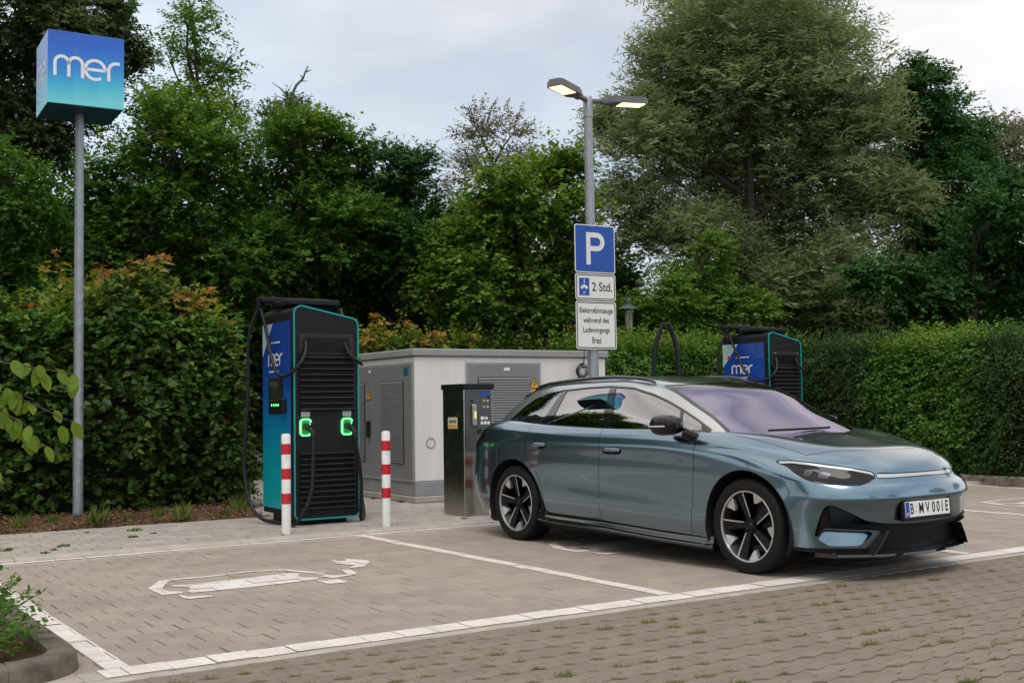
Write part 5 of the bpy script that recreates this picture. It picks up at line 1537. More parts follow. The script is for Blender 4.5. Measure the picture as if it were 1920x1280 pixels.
        mir = mo.build('mirror', mirb, car, smooth=50)
        if s > 0: continue
        MB().add([(2.153, s * (1.02 + .095 * math.cos(a)), 1.10 + .06 * math.sin(a)) for a in np.linspace(0, 2 * math.pi, 18, endpoint=False)], [tuple(range(18))]).build('mirror_glass', sideglass, mir)
        mm = MB(); 
        path = [(2.385 - .0, s * 1.09, 1.098), (2.33, s * 1.137, 1.094), (2.25, s * 1.147, 1.092), (2.175, s * 1.141, 1.092)]
        mm.tube(path, .0065, 6); mm.build('indicator_strip', alloy, mir, smooth=60)
    # ---------------- roof rails, spoiler, wiper
    for s in (-1, 1):
        xs = [-.10, -.02, .15, .4, .8, 1.15, 1.40, 1.56, 1.64]; zs = [1.425, 1.452, 1.474, 1.493, 1.509, 1.511, 1.500, 1.478, 1.452]; ys = [.555, .565, .585, .60, .612, .610, .60, .585, .572]
        MB().tube([(x, s * y, z) for x, y, z in zip(xs, ys, zs)], [.012] + [.017] * 7 + [.010], 8).build('roof_rail', black, car, smooth=60)
    sp = MB(); vs = []; F = []
    ys = np.linspace(-.56, .56, 21)
    for y in ys:
        k = (abs(y) / .56) ** 2
        for x, z in ((-.10 + .02 * k, 1.462 - .03 * k), (-.30 + .04 * k, 1.430 - .055 * k), (-.42 + .10 * k, 1.395 - .06 * k), (-.42 + .10 * k, 1.378 - .06 * k), (-.25 + .04 * k, 1.39 - .05 * k)): vs.append((x, y, z))
    for i in range(20):
        for j in range(4): a = i * 5 + j; F.append((a, a + 5, a + 6, a + 1))
    sp.add(vs, F).build('roof_spoiler', paint, car, smooth=50)
    MB().tube([(2.86, -.52, 1.052), (2.90, -.2, 1.056), (2.90, .15, 1.06)], .009, 6).build('wiper', satin, car)
    return car, dict(hud=hudg)
CAR, _cm = build_car()
# ================================================================== vegetation
def leaf_mat(name, c0, c1, c2=None, trans=.32, rough=.55, spec=.2):
    """foliage: every leaf a shade of its own; thin leaves let some light through"""
    m, nt, b = mat_base(name)
    g = N(nt, 'ShaderNodeNewGeometry')
    rp = N(nt, 'ShaderNodeValToRGB'); e = rp.color_ramp.elements
    e[0].color = (*c0, 1); e[1].color = (*(c2 or c1), 1); e[1].position = 1.0
    if c2: k = e.new(.62); k.color = (*c1, 1)
    nz = N(nt, 'ShaderNodeTexNoise', Scale=.9, Detail=3.0); nt.links.new(g.outputs['Position'], nz.inputs['Vector'])
    f = mth(nt, 'ADD', mth(nt, 'MULTIPLY', g.outputs['Random Per Island'], .72), mth(nt, 'MULTIPLY', mth(nt, 'SUBTRACT', nz.outputs['Fac'], .35), .8))
    nt.links.new(f, rp.inputs['Fac']); nt.links.new(rp.outputs['Color'], b.inputs['Base Color'])
    b.inputs['Roughness'].default_value = rough; b.inputs['Specular IOR Level'].default_value = spec
    tr = N(nt, 'ShaderNodeBsdfTranslucent'); ms = N(nt, 'ShaderNodeMixShader'); ms.inputs[0].default_value = trans
    hs = N(nt, 'ShaderNodeHueSaturation', Value=1.5, Saturation=1.1); nt.links.new(rp.outputs['Color'], hs.inputs['Color']); nt.links.new(hs.outputs[0], tr.inputs['Color'])
    nt.links.new(b.outputs[0], ms.inputs[1]); nt.links.new(tr.outputs[0], ms.inputs[2]); nt.links.new(ms.outputs[0], nt.nodes['Material Output'].inputs['Surface'])
    return m
bark = plain('grey_brown_bark', (.060, .048, .038), .95, var=.4, scale=12, bump=.6)
LM = dict(
    maple=leaf_mat('maple_leaf', (0.035, 0.089, 0.017), (0.075, 0.164, 0.025), (0.175, 0.286, 0.039)),
    darkash=leaf_mat('dark_ash_leaf', (0.022, 0.068, 0.020), (0.042, 0.116, 0.028), (0.075, 0.171, 0.043)),
    willow=leaf_mat('willow_leaf', (.115, .162, .062), (.215, .268, .115), (.36, .395, .21), trans=.34),
    olive=leaf_mat('olive_leaf', (0.053, 0.094, 0.033), (0.103, 0.148, 0.053), (0.187, 0.215, 0.093), trans=.3),
    hazel=leaf_mat('hazel_leaf', (0.057, 0.125, 0.020), (0.107, 0.206, 0.030), (0.249, 0.343, 0.057)),
    pale=leaf_mat('pale_leaf', (0.093, 0.114, 0.059), (0.188, 0.175, 0.101), (0.300, 0.270, 0.165), trans=.25),
    ivy=leaf_mat('hedge_heart_leaf', (.024, .058, .013), (.058, .112, .020), (.135, .190, .032), rough=.45),
    top=leaf_mat('yellow_green_new_leaf', (0.090, 0.158, 0.022), (0.163, 0.240, 0.035), (0.249, 0.306, 0.054)),  # yellow-green of young leaves
    horn=leaf_mat('hornbeam_leaf', (0.038, 0.107, 0.017), (0.088, 0.193, 0.030), (0.162, 0.286, 0.057)),
    privet=leaf_mat('privet_leaf', (0.025, 0.060, 0.020), (0.050, 0.100, 0.030), (0.107, 0.164, 0.051)),
    orange=leaf_mat('copper_young_leaf', (0.246, 0.134, 0.034), (0.336, 0.168, 0.056), (0.370, 0.235, 0.056), trans=.35),
    amber=leaf_mat('amber_young_leaf', (.20, .20, .034), (.29, .235, .045), (.36, .22, .065), trans=.35),
    lime=leaf_mat('lime_green_leaf', (0.084, 0.160, 0.019), (0.149, 0.223, 0.027), (0.215, 0.288, 0.037), trans=.4),
    rose=leaf_mat('rose_leaf', (0.044, 0.122, 0.020), (0.088, 0.178, 0.030), (0.162, 0.214, 0.051)),
    grass=leaf_mat('grass_blade', (0.069, 0.114, 0.025), (0.126, 0.178, 0.037), (0.232, 0.216, 0.073)),
    moss=leaf_mat('yellow_moss_blade', (0.107, 0.122, 0.030), (0.210, 0.188, 0.048), (0.270, 0.240, 0.090)),
    litter=leaf_mat('dry_leaf_litter', (0.078, 0.045, 0.025), (0.168, 0.103, 0.056), (0.291, 0.202, 0.123), trans=.1),
)
# leaf outlines: x sideways, y along, z out of plane; unit length
def _leaf(pts, F): return np.array(pts, float), np.array(F, int)
OVATE = _leaf([(0, 0, 0), (.30, .38, .05), (0, .45, -.04), (-.30, .38, .05), (0, 1, -.02)], [(0, 1, 2), (0, 2, 3), (1, 4, 2), (2, 4, 3)])
MAPLE = _leaf([(0, 0, 0), (.52, .12, .05), (.20, .34, 0), (.50, .70, .06), (.14, .60, 0), (0, 1.0, -.05), (-.14, .60, 0), (-.50, .70, .06), (-.20, .34, 0), (-.52, .12, .05)],
              [(0, 1, 2), (2, 3, 4), (0, 2, 4), (0, 4, 6), (4, 5, 6), (0, 6, 8), (6, 7, 8), (0, 8, 9)])
MAPLE_LO = _leaf([(0, 0, 0), (.50, .42, .05), (.17, .50, 0), (0, 1.0, -.05), (-.17, .50, 0), (-.50, .42, .05)], [(0, 1, 2), (0, 2, 3), (0, 3, 4), (0, 4, 5)])
HEART = _leaf([(0, .06, -.03), (.26, -.04, .03), (.42, .30, .05), (.22, .68, .0), (0, 1, -.06), (-.22, .68, .0), (-.42, .30, .05), (-.26, -.04, .03)],
              [(0, 1, 2), (0, 2, 3), (0, 3, 4), (0, 4, 5), (0, 5, 6), (0, 6, 7)])
LANCE = _leaf([(0, 0, 0), (.10, .45, .02), (0, 1, 0), (-.10, .45, .02)], [(0, 1, 2), (0, 2, 3)])
OVATE_LO = _leaf([(0, 0, 0), (.30, .42, .05), (0, 1, -.03), (-.30, .42, .05)], [(0, 1, 2), (0, 2, 3)])
HEART_LO = _leaf([(0, .04, -.03), (.42, .26, .05), (0, 1, -.06), (-.42, .26, .05), (0, .45, -.03)], [(0, 1, 4), (1, 2, 4), (2, 3, 4), (3, 0, 4)])
BLADE = _leaf([(-.05, 0, 0), (.05, 0, 0), (.035, .55, .06), (-.035, .55, .06), (0, 1, .22)], [(0, 1, 2), (0, 2, 3), (3, 2, 4)])
def unit(a): return a / np.maximum(np.linalg.norm(a, axis=-1, keepdims=True), 1e-9)
def leaves(tpl, P, D, Nn, S):
    """one leaf per row: foot P, pointing D, upper side towards Nn, length S"""
    T, F = tpl
    D = unit(D); X = unit(np.cross(D, Nn)); Z = np.cross(X, D)
    V = P[:, None] + S[:, None, None] * (T[None, :, 0, None] * X[:, None] + T[None, :, 1, None] * D[:, None] + T[None, :, 2, None] * Z[:, None])
    Fa = (np.arange(len(P))[:, None, None] * len(T) + F[None]).reshape(-1, 3)
    return V.reshape(-1, 3), Fa
def merge(parts):
    V = []; F = []; n = 0
    for v, f in parts:
        V.append(v); F.append(f + n); n += len(v)
    return np.concatenate(V), np.concatenate(F)
def sprays(rng, P, D, L, m, tpl, size, droop=.25, flat=.75, spread=1.0):
    """twigs from P along D, m leaves each, set left and right"""
    n = len(P); D = unit(D)
    t = np.linspace(.08, 1, m)[None] + rng.uniform(-.04, .04, (n, m))
    side = np.where(np.arange(m) % 2 == 0, 1.0, -1.0)[None, :, None]
    up = np.array([0, 0, 1.0])
    X = unit(np.cross(D, up + rng.normal(0, .25, (n, 3))))
    tw = P[:, None] + D[:, None] * (L[:, None] * t)[..., None] - np.array([0, 0, 1.0]) * (droop * L[:, None] * t ** 2)[..., None]
    ld = D[:, None] * .55 + X[:, None] * side * spread + rng.normal(0, .30, (n, m, 3)); ld[..., 2] -= droop * .9
    nn = up * flat + rng.normal(0, .42, (n, m, 3)) + D[:, None] * .25
    S = size * rng.uniform(.45, 1.22, (n, m)) * (1 - .25 * t)
    return leaves(tpl, tw.reshape(-1, 3), ld.reshape(-1, 3), nn.reshape(-1, 3), S.ravel())
def sphere(rng, n): return unit(rng.normal(0, 1, (n, 3)))
def crown_mesh(blobs, seed, tpl, size, dens, m, L, droop=.25, flat=.75, shell=.45, spread=1.0, upw=.3, clump=.42, zs=.62):
    """boughs: every lobe of the crown carries separate clumps of sprays with dark gaps between them"""
    rng = np.random.default_rng(seed); parts = []
    for (x, y, z, r) in blobs:
        n = max(8, int(dens * (r + .12) ** 2)); r = max(.2, r - .38 * L)
        kc = max(5, int(15 * r + 5)); cd = sphere(rng, kc); cr = r * clump * rng.uniform(.65, 1.3, kc)
        cc = np.array([x, y, z]) + cd * (r * rng.uniform(.45, .95, kc))[:, None]
        w = cr ** 2 / (cr ** 2).sum(); pick = rng.choice(kc, n, p=w)
        d = sphere(rng, n); d[:, 2] = np.where(d[:, 2] < -.3, -d[:, 2], d[:, 2]); d = unit(d)
        P = cc[pick] + d * (cr[pick] * rng.uniform(.25, 1, n) ** .5)[:, None] * np.array([1.2, 1.2, zs])
        D = d * .6 + cd[pick] * .6 + rng.normal(0, .35, (n, 3)); D[:, 2] += upw
        parts.append(sprays(rng, P, D, L * rng.uniform(.5, 1.2, n), m, tpl, size, droop, flat, spread))
    return merge(parts)
def limb_mesh(blobs, base, seed, r0=.16):
    rng = random.Random(seed); m = MB()
    cx = sum(b[0] * b[3] for b in blobs) / sum(b[3] for b in blobs); cy = sum(b[1] * b[3] for b in blobs) / sum(b[3] for b in blobs)
    zl = min(b[2] for b in blobs); zh = max(b[2] for b in blobs)
    ft = Vector((base[0], base[1], -.05)); fk = Vector((cx * .6 + base[0] * .4, cy * .6 + base[1] * .4, max(.8, zl * .75)))
    tp = Vector((cx, cy, zl + (zh - zl) * .75))
    tr = [ft, ft.lerp(fk, .35) + Vector((rng.uniform(-.1, .1), rng.uniform(-.1, .1), 0)), fk, fk.lerp(tp, .5) + Vector((rng.uniform(-.2, .2), rng.uniform(-.2, .2), 0)), tp]
    m.tube(bez([tuple(p) for p in tr], 14), [r0 * (1 - .8 * k / 13) for k in range(14)], 9)
    for b in blobs:
        e = Vector(b[:3]); t = min(.9, max(.1, (e.z - fk.z) / max(.1, tp.z - fk.z) - .25)); s = fk.lerp(tp, t)
        mid = s.lerp(e, .5) + Vector((rng.uniform(-.15, .15), rng.uniform(-.15, .15), .15)); q = bez([tuple(s), tuple(mid), tuple(e + (e - s).normalized() * b[3] * .5)], 8)
        rr = r0 * .34; m.tube(q, [rr * (1 - .82 * k / 7) for k in range(8)], 6)
        for k in range(7):
            a = Vector(q[rng.randrange(3, 8)]); dd = Vector((rng.gauss(0, 1), rng.gauss(0, 1), rng.gauss(.4, .8))).normalized()
            m.tube([tuple(a), tuple(a + dd * b[3] * .45 + Vector((0, 0, .05))), tuple(a + dd * b[3] * .85)], [rr * .3, rr * .2, rr * .06], 4)
    return m
def tree(name, blobs, base, mat, seed, tpl, size, dens, m, L, label, r0=.16, cat='tree', group='trees behind the hedges', **kw):
    t = thing(name, (base[0], base[1], 0), 0, label, cat, group)
    off = np.array([base[0], base[1], 0])
    V, F = crown_mesh(blobs, seed, tpl, size, dens, m, L, **kw)
    o = np_mesh('crown', V - off, F, LM[mat], t); o['kind'] = 'stuff'
    lb = limb_mesh(blobs, base, seed, r0); lb.v = [(x - base[0], y - base[1], z) for x, y, z in lb.v]
    lb.build('trunk', bark, t, smooth=60)
    return t
BL = {
    'far_left_tree': [ (-0.82,18.25,8.99,1.37), (0.65,19.37,8.64,1.07), (-1.45,20.57,7.95,1.57), (-0.33,19.23,7.23,1.32), (1.01,17.97,9.22,0.6), (-0.04,18.17,9.32,0.86), (-1.07,20.89,6.34,1.37), (1.26,18.33,8.58,0.55) ],
    'tall_ash': [ (3.17,19.71,9.96,0.75), (3.24,21.13,9.22,0.95), (4.0,20.14,9.09,0.68), (3.53,20.24,8.04,1.05), (4.02,19.67,7.85,0.61), (2.6,20.24,7.8,0.73), (3.33,20.59,11.0,0.5) ],
    'left_maple': [ (0.87,13.48,5.79,0.99), (0.6,15.28,5.53,0.92), (1.9,14.04,5.72,0.9), (0.88,14.42,4.46,1.22), (1.7,13.47,4.2,1.01), (-0.05,14.38,4.2,0.78), (1.19,14.5,6.8,0.52), (1.69,13.99,6.46,0.57), (0.5,14.73,3.62,1.03), (1.34,13.8,3.38,0.92), (-0.18,14.59,5.33,0.55) ],
    'middle_maple': [ (3.16,13.39,6.12,0.72), (3.13,14.85,5.69,0.96), (3.9,13.89,5.8,0.85), (4.02,13.44,6.23,0.49), (3.48,13.44,4.7,1.06), (2.56,13.69,4.38,0.95), (3.23,14.3,6.71,0.45), (3.47,14.42,3.73,1.1), (4.13,13.46,4.85,0.79), (2.48,14.26,3.48,0.87) ],
    'right_maple': [ (4.94,13.52,6.04,0.61), (5.79,14.25,5.52,0.9), (5.04,14.41,5.38,0.94), (5.57,13.62,6.13,0.46), (4.67,13.9,4.35,1.01), (5.29,13.15,4.39,0.9), (5.6,14.63,3.64,1.06), (6.02,13.61,5.02,0.52), (4.41,14.55,3.58,0.82) ],
    'far_pale_tree': [ (11.21,20.46,8.67,0.79), (12.51,21.02,8.57,0.89), (11.48,21.35,7.77,0.81), (12.44,20.4,7.55,0.8), (11.65,20.53,6.91,1.01), (10.75,21.0,6.91,0.65), (13.16,20.41,7.62,0.59) ],
    'hazel_bush': [ (5.89,10.78,4.78,0.79), (7.0,11.22,5.24,0.63), (5.72,11.93,4.27,0.77), (6.3,11.24,4.02,0.95), (6.87,10.56,4.45,0.66), (5.46,11.17,3.31,0.79), (5.26,12.52,3.53,0.68), (6.7,11.35,3.19,0.77), (7.18,10.69,3.72,0.57), (6.98,10.53,5.31,0.42) ],
    'willow': [ (12.64,12.25,9.19,1.51), (15.43,12.8,9.93,1.38), (12.58,14.13,8.46,1.17), (13.64,12.98,8.08,1.82), (14.76,11.63,8.16,1.43), (11.22,13.7,6.62,1.12), (13.55,14.36,6.6,1.51), (14.91,12.94,6.86,1.73), (15.78,11.65,6.83,1.21), (11.34,14.27,5.29,0.96), (12.11,13.2,4.61,1.17), (14.73,13.68,5.07,1.51), (15.79,12.34,5.22,1.42), (16.41,11.31,5.73,0.91), (13.94,12.63,3.45,1.07), (14.84,11.57,3.63,1.06), (13.61,13.73,10.9,1.12), (14.45,12.67,10.98,0.98), (12.03,14.07,7.63,0.73), (11.1,14.46,7.48,0.54) ],
    'dark_ash': [ (18.41,12.01,8.75,0.91), (20.34,12.4,8.01,1.02), (18.77,12.95,8.21,0.87), (19.2,12.37,7.33,1.19), (19.52,11.73,6.19,1.18), (18.2,12.12,5.88,1.16), (20.37,12.86,5.06,1.37), (20.52,11.81,6.82,0.67) ],
    'far_right_tree': [ (24.81,13.87,8.67,0.84), (26.7,14.26,8.48,1.11), (25.84,14.44,7.47,1.1), (24.84,14.6,8.19,0.62) ],
    'right_lime': [ (15.85,8.01,4.74,0.86), (16.69,9.13,3.82,1.07), (17.22,8.35,3.99,1.11), (15.23,9.25,3.32,0.93), (16.41,8.12,5.57,0.49), (13.96,9.41,3.72,0.75) ],
    'low_left_maple': [ (-1.79,13.2,4.61,0.66), (-1.27,13.87,4.32,0.52), (-2.07,14.31,4.15,0.77), (-1.54,13.67,3.76,0.51), (-1.95,13.66,5.26,0.42) ],
    'dead_topped_tree': [ (4.72,17.89,7.86,0.45), (5.31,18.24,7.71,0.42), (4.72,18.52,7.45,0.54), (5.45,17.83,7.27,0.53) ],
    'young_robinia': [ (8.69,10.15,3.16,0.48), (9.77,10.32,3.62,0.6), (10.11,9.84,3.19,0.5), (9.33,10.17,2.79,0.54), (10.3,9.36,2.86,0.39), (8.23,10.52,2.79,0.44), (9.89,10.0,4.09,0.35) ],
}
for k_ in ('left_maple', 'middle_maple', 'right_maple'):
    BL[k_] = [(x, y, z - .28, r) for x, y, z, r in BL[k_]]
T1 = tree('olive_tree', BL['far_left_tree'], (-.6, 19.0), 'olive', 11, OVATE_LO, .12, 800, 12, .55, 'tall dark olive-green tree with fine leaves rising behind the cube sign', .2, droop=.3)
T2 = tree('ash_tree', BL['tall_ash'], (3.3, 20.2), 'hazel', 12, OVATE_LO, .12, 170, 12, .6, 'tall airy ash with sparse tufts of leaf standing out against the sky', .14, droop=.35, upw=.5)
T3 = tree('maple_tree', BL['left_maple'], (-.75, 14.2), 'maple', 13, MAPLE_LO, .118, 430, 12, .52, 'broad green maple between the cube sign and the tall charger, yellowish at its top', .17, droop=.22, flat=1.1)
T4 = tree('maple_tree', BL['middle_maple'], (3.2, 13.6), 'maple', 14, MAPLE_LO, .118, 430, 12, .52, 'green maple directly behind the tall charger', .17, droop=.22, flat=1.1)
T5 = tree('maple_tree', BL['right_maple'], (5.6, 13.6), 'darkash', 15, MAPLE_LO, .112, 440, 12, .52, 'deep green maple behind the left end of the white cabinet', .17, droop=.25, flat=1.0)
T6 = tree('poplar_tree', BL['far_pale_tree'], (11.9, 20.7), 'pale', 16, OVATE_LO, .11, 210, 10, .6, 'distant thin greyish tree letting the sky through, beyond the hazel', .13, upw=.6)
T7 = tree('hazel_tree', BL['hazel_bush'], (6.4, 11.2), 'hazel', 17, HEART_LO, .12, 400, 11, .5, 'light green hazel with broad leaves behind the lamp post', .1, droop=.3, flat=.9)
T8 = tree('willow_tree', BL['willow'], (13.0, 12.7), 'willow', 18, LANCE, .20, 460, 16, .72, 'huge grey-green willow towering behind the lamp post and the far charger', .2, droop=.35, flat=.3, upw=.7, zs=1.0, clump=.66)
T9 = tree('ash_tree', BL['dark_ash'], (18.9, 11.6), 'darkash', 19, OVATE_LO, .13, 540, 14, .7, 'dark green ash with feathery leaves to the right of the willow', .2, droop=.35)
T10 = tree('poplar_tree', BL['far_right_tree'], (25.5, 14.4), 'pale', 20, OVATE_LO, .13, 260, 10, .7, 'distant pale tree at the far right beyond the dark ash', .15, upw=.6)
T11 = tree('lime_tree', BL['right_lime'], (15.2, 8.6), 'darkash', 21, HEART_LO, .125, 400, 11, .55, 'rounded dark green lime behind the long hedge at the right', .15, droop=.3)
T12 = tree('maple_tree', BL['low_left_maple'], (-2.3, 13.2), 'maple', 22, OVATE_LO, .12, 420, 11, .5, 'young maple low behind the left hedge', .1, droop=.25)
T13 = tree('oak_tree', BL['dead_topped_tree'], (5.0, 18.1), 'olive', 23, OVATE_LO, .11, 380, 11, .5, 'oak with a bare dead branch forking above its leafy top', .12)
m = MB()
for path in ([(4.92, 18.13, 7.5), (4.92, 18.13, 7.94), (4.9, 18.13, 8.23), (4.99, 18.05, 8.47), (5.11, 17.96, 8.61), (5.15, 17.93, 8.76), (5.2, 17.88, 8.89)], [(4.99, 18.05, 8.47), (5.05, 18.0, 8.55), (5.2, 17.91, 8.56)],
             [(4.9, 18.14, 8.05), (4.8, 18.19, 8.26), (4.68, 18.25, 8.41), (4.53, 18.35, 8.54)], [(5.11, 17.96, 8.61), (5.06, 17.99, 8.70)], [(5.15, 17.93, 8.76), (5.26, 17.85, 8.80)]):
    n = len(path); m.tube([(x - 5.0, y - 18.1, z) for x, y, z in path], [.05 * (1 - .75 * k / (n - 1)) * (1 if n > 5 else .5) for k in range(n)], 6)
m.build('dead_branch', plain('bleached_dead_wood', (.13, .12, .11), .9, var=.3), T13, smooth=50)
T14 = tree('robinia_tree', BL['young_robinia'], (9.6, 10.4), 'hazel', 24, OVATE_LO, .09, 620, 14, .5, 'young robinia with fine bright leaves behind the garden lantern', .06, droop=.35)
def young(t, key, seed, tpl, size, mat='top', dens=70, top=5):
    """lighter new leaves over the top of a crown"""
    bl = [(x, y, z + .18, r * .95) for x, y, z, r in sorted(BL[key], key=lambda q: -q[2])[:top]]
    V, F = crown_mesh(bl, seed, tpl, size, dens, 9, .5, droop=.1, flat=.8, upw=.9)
    np_mesh('young_leaves', V - np.array(t.location), F, LM[mat], t)['kind'] = 'stuff'
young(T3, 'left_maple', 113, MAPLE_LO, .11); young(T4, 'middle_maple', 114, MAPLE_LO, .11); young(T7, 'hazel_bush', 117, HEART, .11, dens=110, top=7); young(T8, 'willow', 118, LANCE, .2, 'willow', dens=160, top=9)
# dense low growth under the wood: a few bushes repeated, one mass to the eye
ug = thing('undergrowth', (0, 0, 0)); ug['kind'] = 'stuff'; ug['label'] = 'dense dark undergrowth filling the wood below the crowns'
rng = np.random.default_rng(77); kinds = []
for q in range(3):
    V, F = crown_mesh([(0, 0, .2, 1.5), (.7, .2, .9, 1.0), (-.6, -.1, .7, 1.1)], 78 + q, OVATE_LO, .19, 260, 9, .7, droop=.3)
    kinds.append(np_mesh('bush_mass', V, F, LM['darkash'], ug, link=False).data)
for k in range(92):
    t = (k + .5) / 92; x = -7 + 34 * t + rng.uniform(-.6, .6); y = 21.5 - 9.5 * t + rng.uniform(-1.6, 1.6) + (1.0 if x > 10 else 0)
    o = bpy.data.objects.new('bush_mass', kinds[k % 3]); COL.objects.link(o); o.parent = ug; o['kind'] = 'stuff'
    o.location = (x, y, rng.uniform(.5, 4.6 if x < 10 else 3.6)); o.rotation_euler = (0, 0, rng.uniform(0, 6.28)); o.scale = (rng.uniform(.75, 1.1),) * 3
# second row that closes the wood behind, and the trees across the aisle that the car mirrors
def again(src, loc, rz, sc, label, group):
    c = copy_tree(src); c.location = loc; c.rotation_euler = (0, 0, rz); c.scale = (sc, sc, sc * 1.0); c['label'] = label; c['group'] = group
    return c
row = [(T3, (-4.5, 19.0), .4, 1.0, 'in shade to the left of the olive tree'), (T5, (.9, 18.2), 2.2, .95, 'between the olive tree and the left maple'), (T4, (4.2, 17.2), 1.1, .86, 'between the two front maples'), (T3, (8.2, 16.4), 3.3, .80, 'behind the deep green maple'),
       (T5, (11.0, 15.4), 4.1, .78, 'behind the hazel'), (T4, (16.4, 15.0), 2.7, .85, 'low behind the willow trunk'), (T11, (20.5, 10.5), 1.9, 1.15, 'between the dark ash and the lime'), (T11, (19.2, 7.4), 3.9, 1.05, 'beyond the right hand hedge'),
       (T12, (1.2, 16.9), 2.0, .8, 'small, at the end of the path beside the hedge')]
for s_, (x, y), rz, sc, lab in row:
    again(s_, (x, y, -.3), rz, sc, 'shaded back-row tree ' + lab, 'back row of the wood')
for s_, (x, y), rz, sc in ((T3, (-9.2, 13.5), 1.0, 1.35), (T5, (-11.5, 17), 2.0, 1.5), (T4, (-13, 11), 3.0, 1.5), (T3, (-16, 6.5), 4.0, 1.6), (T11, (-18, 0), .6, 1.7), (T4, (-8.0, 19), 5.0, 1.4), (T5, (8, -24), 1.4, 1.2), (T4, (15, -20), 2.6, 1.2), (T3, (21, -12), .9, 1.1), (T11, (22, -3), 2.9, 1.1)):
    again(s_, (x, y, -.3), rz, sc, 'tree beside the car park, seen only mirrored in the car', 'trees mirrored in the car')

# ------------------------------------------------------------------ hedges
def face_points(rng, n, lo, hi, faces):
    """random points with outward directions on chosen faces of a box"""
    out = []; dr = []
    lo = np.array(lo, float); hi = np.array(hi, float); e = hi - lo
    ar = {'-y': e[0] * e[2], '+y': e[0] * e[2], '-x': e[1] * e[2], '+x': e[1] * e[2], 'top': e[0] * e[1]}; tot = sum(ar[f] for f in faces)
    for f in faces:
        k = int(n * ar[f] / tot); P = lo + rng.uniform(0, 1, (k, 3)) * e; d = np.zeros((k, 3))
        ax, sg = {'-y': (1, -1), '+y': (1, 1), '-x': (0, -1), '+x': (0, 1), 'top': (2, 1)}[f]
        P[:, ax] = lo[ax] if sg < 0 else hi[ax]; d[:, ax] = sg
        out.append(P); dr.append(d)
    return np.concatenate(out), np.concatenate(dr)
def hedge(name, lo, hi, faces, mat, tpl, size, n, label, seed, topmat=None, rough=.16, group='clipped hedges round the car park', m=7, droop=.35, top_n=0, topsize=None, prof=None):
    h = thing(name, ((lo[0] + hi[0]) / 2, (lo[1] + hi[1]) / 2, 0), 0, label, 'hedge', group)
    off = np.array(h.location); rng = np.random.default_rng(seed)
    P, D = face_points(rng, n, lo, hi, faces)
    # rounded shoulders and an uneven clip
    wob = np.array([mnoise.noise((a * 1.1, b2 * 1.1, c * 1.3 + seed)) + .5 * mnoise.noise((a * 3.1, b2 * 3.1, c * 3.1)) for a, b2, c in P])
    P = P + D * (wob * rough * 1.3)[:, None]
    c = (np.array(lo) + np.array(hi)) / 2
    edge = np.clip((P[:, 2] - (hi[2] - .35)) / .35, 0, 1)
    P[:, 0] -= np.sign(P[:, 0] - c[0]) * edge ** 2 * .22 * (np.abs(D[:, 0]) > .5); P[:, 1] -= np.sign(P[:, 1] - c[1]) * edge ** 2 * .22 * (np.abs(D[:, 1]) > .5)
    P = P - D * (rng.uniform(0, 1, len(P)) ** 1.5 * .28)[:, None] + D * (rng.uniform(0, 1, len(P)) ** 7 * .26)[:, None]
    if prof is not None: P[:, 2] = lo[2] + (P[:, 2] - lo[2]) * np.interp(P[:, 0], *prof) / hi[2]
    dd = D * 1.0 + rng.normal(0, .5, P.shape); dd[:, 2] += .15
    V, F = sprays(rng, P, dd, rng.uniform(.16, .34, len(P)), m, tpl, size, droop=droop, flat=.55)
    o = np_mesh('foliage', V - off, F, LM[mat], h); o['kind'] = 'stuff'
    core = MB().box((lo[0] + .3, lo[1] + .3, .0), (hi[0] - .3, hi[1] - .3, hi[2] - .3), .1); core.v = [(x - off[0], y - off[1], z) for x, y, z in core.v]  # plain dark box added unseen inside the leaves to stop light showing through
    core.build('hedge_core', plain('dark_core_fill', (.020, .018, .012), 1.0, var=.5, scale=20), h)
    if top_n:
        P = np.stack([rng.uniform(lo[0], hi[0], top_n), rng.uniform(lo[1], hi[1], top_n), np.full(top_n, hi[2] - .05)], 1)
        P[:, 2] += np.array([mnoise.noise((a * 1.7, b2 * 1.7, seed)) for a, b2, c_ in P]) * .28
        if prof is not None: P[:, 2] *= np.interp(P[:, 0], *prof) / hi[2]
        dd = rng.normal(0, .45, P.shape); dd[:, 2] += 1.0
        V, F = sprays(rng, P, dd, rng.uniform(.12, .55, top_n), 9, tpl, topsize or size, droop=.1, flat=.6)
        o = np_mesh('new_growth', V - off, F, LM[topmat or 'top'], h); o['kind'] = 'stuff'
    return h
HL = hedge('hedge', (-4.3, 8.35, .12), (.12, 10.0, 2.18), ('-y', '+x', 'top'), 'ivy', HEART, .10, 3900, 'tall hedge of dark heart-shaped leaves behind the cube sign, copper shoots on top', 31, top_n=900, topsize=.10, rough=.22, prof=([-7.2, -3.2, -2.3, -1.6, -.7, -.3, 0, .12], [2.25, 2.25, 2.35, 2.62, 2.60, 2.4, 2.0, 1.7]))
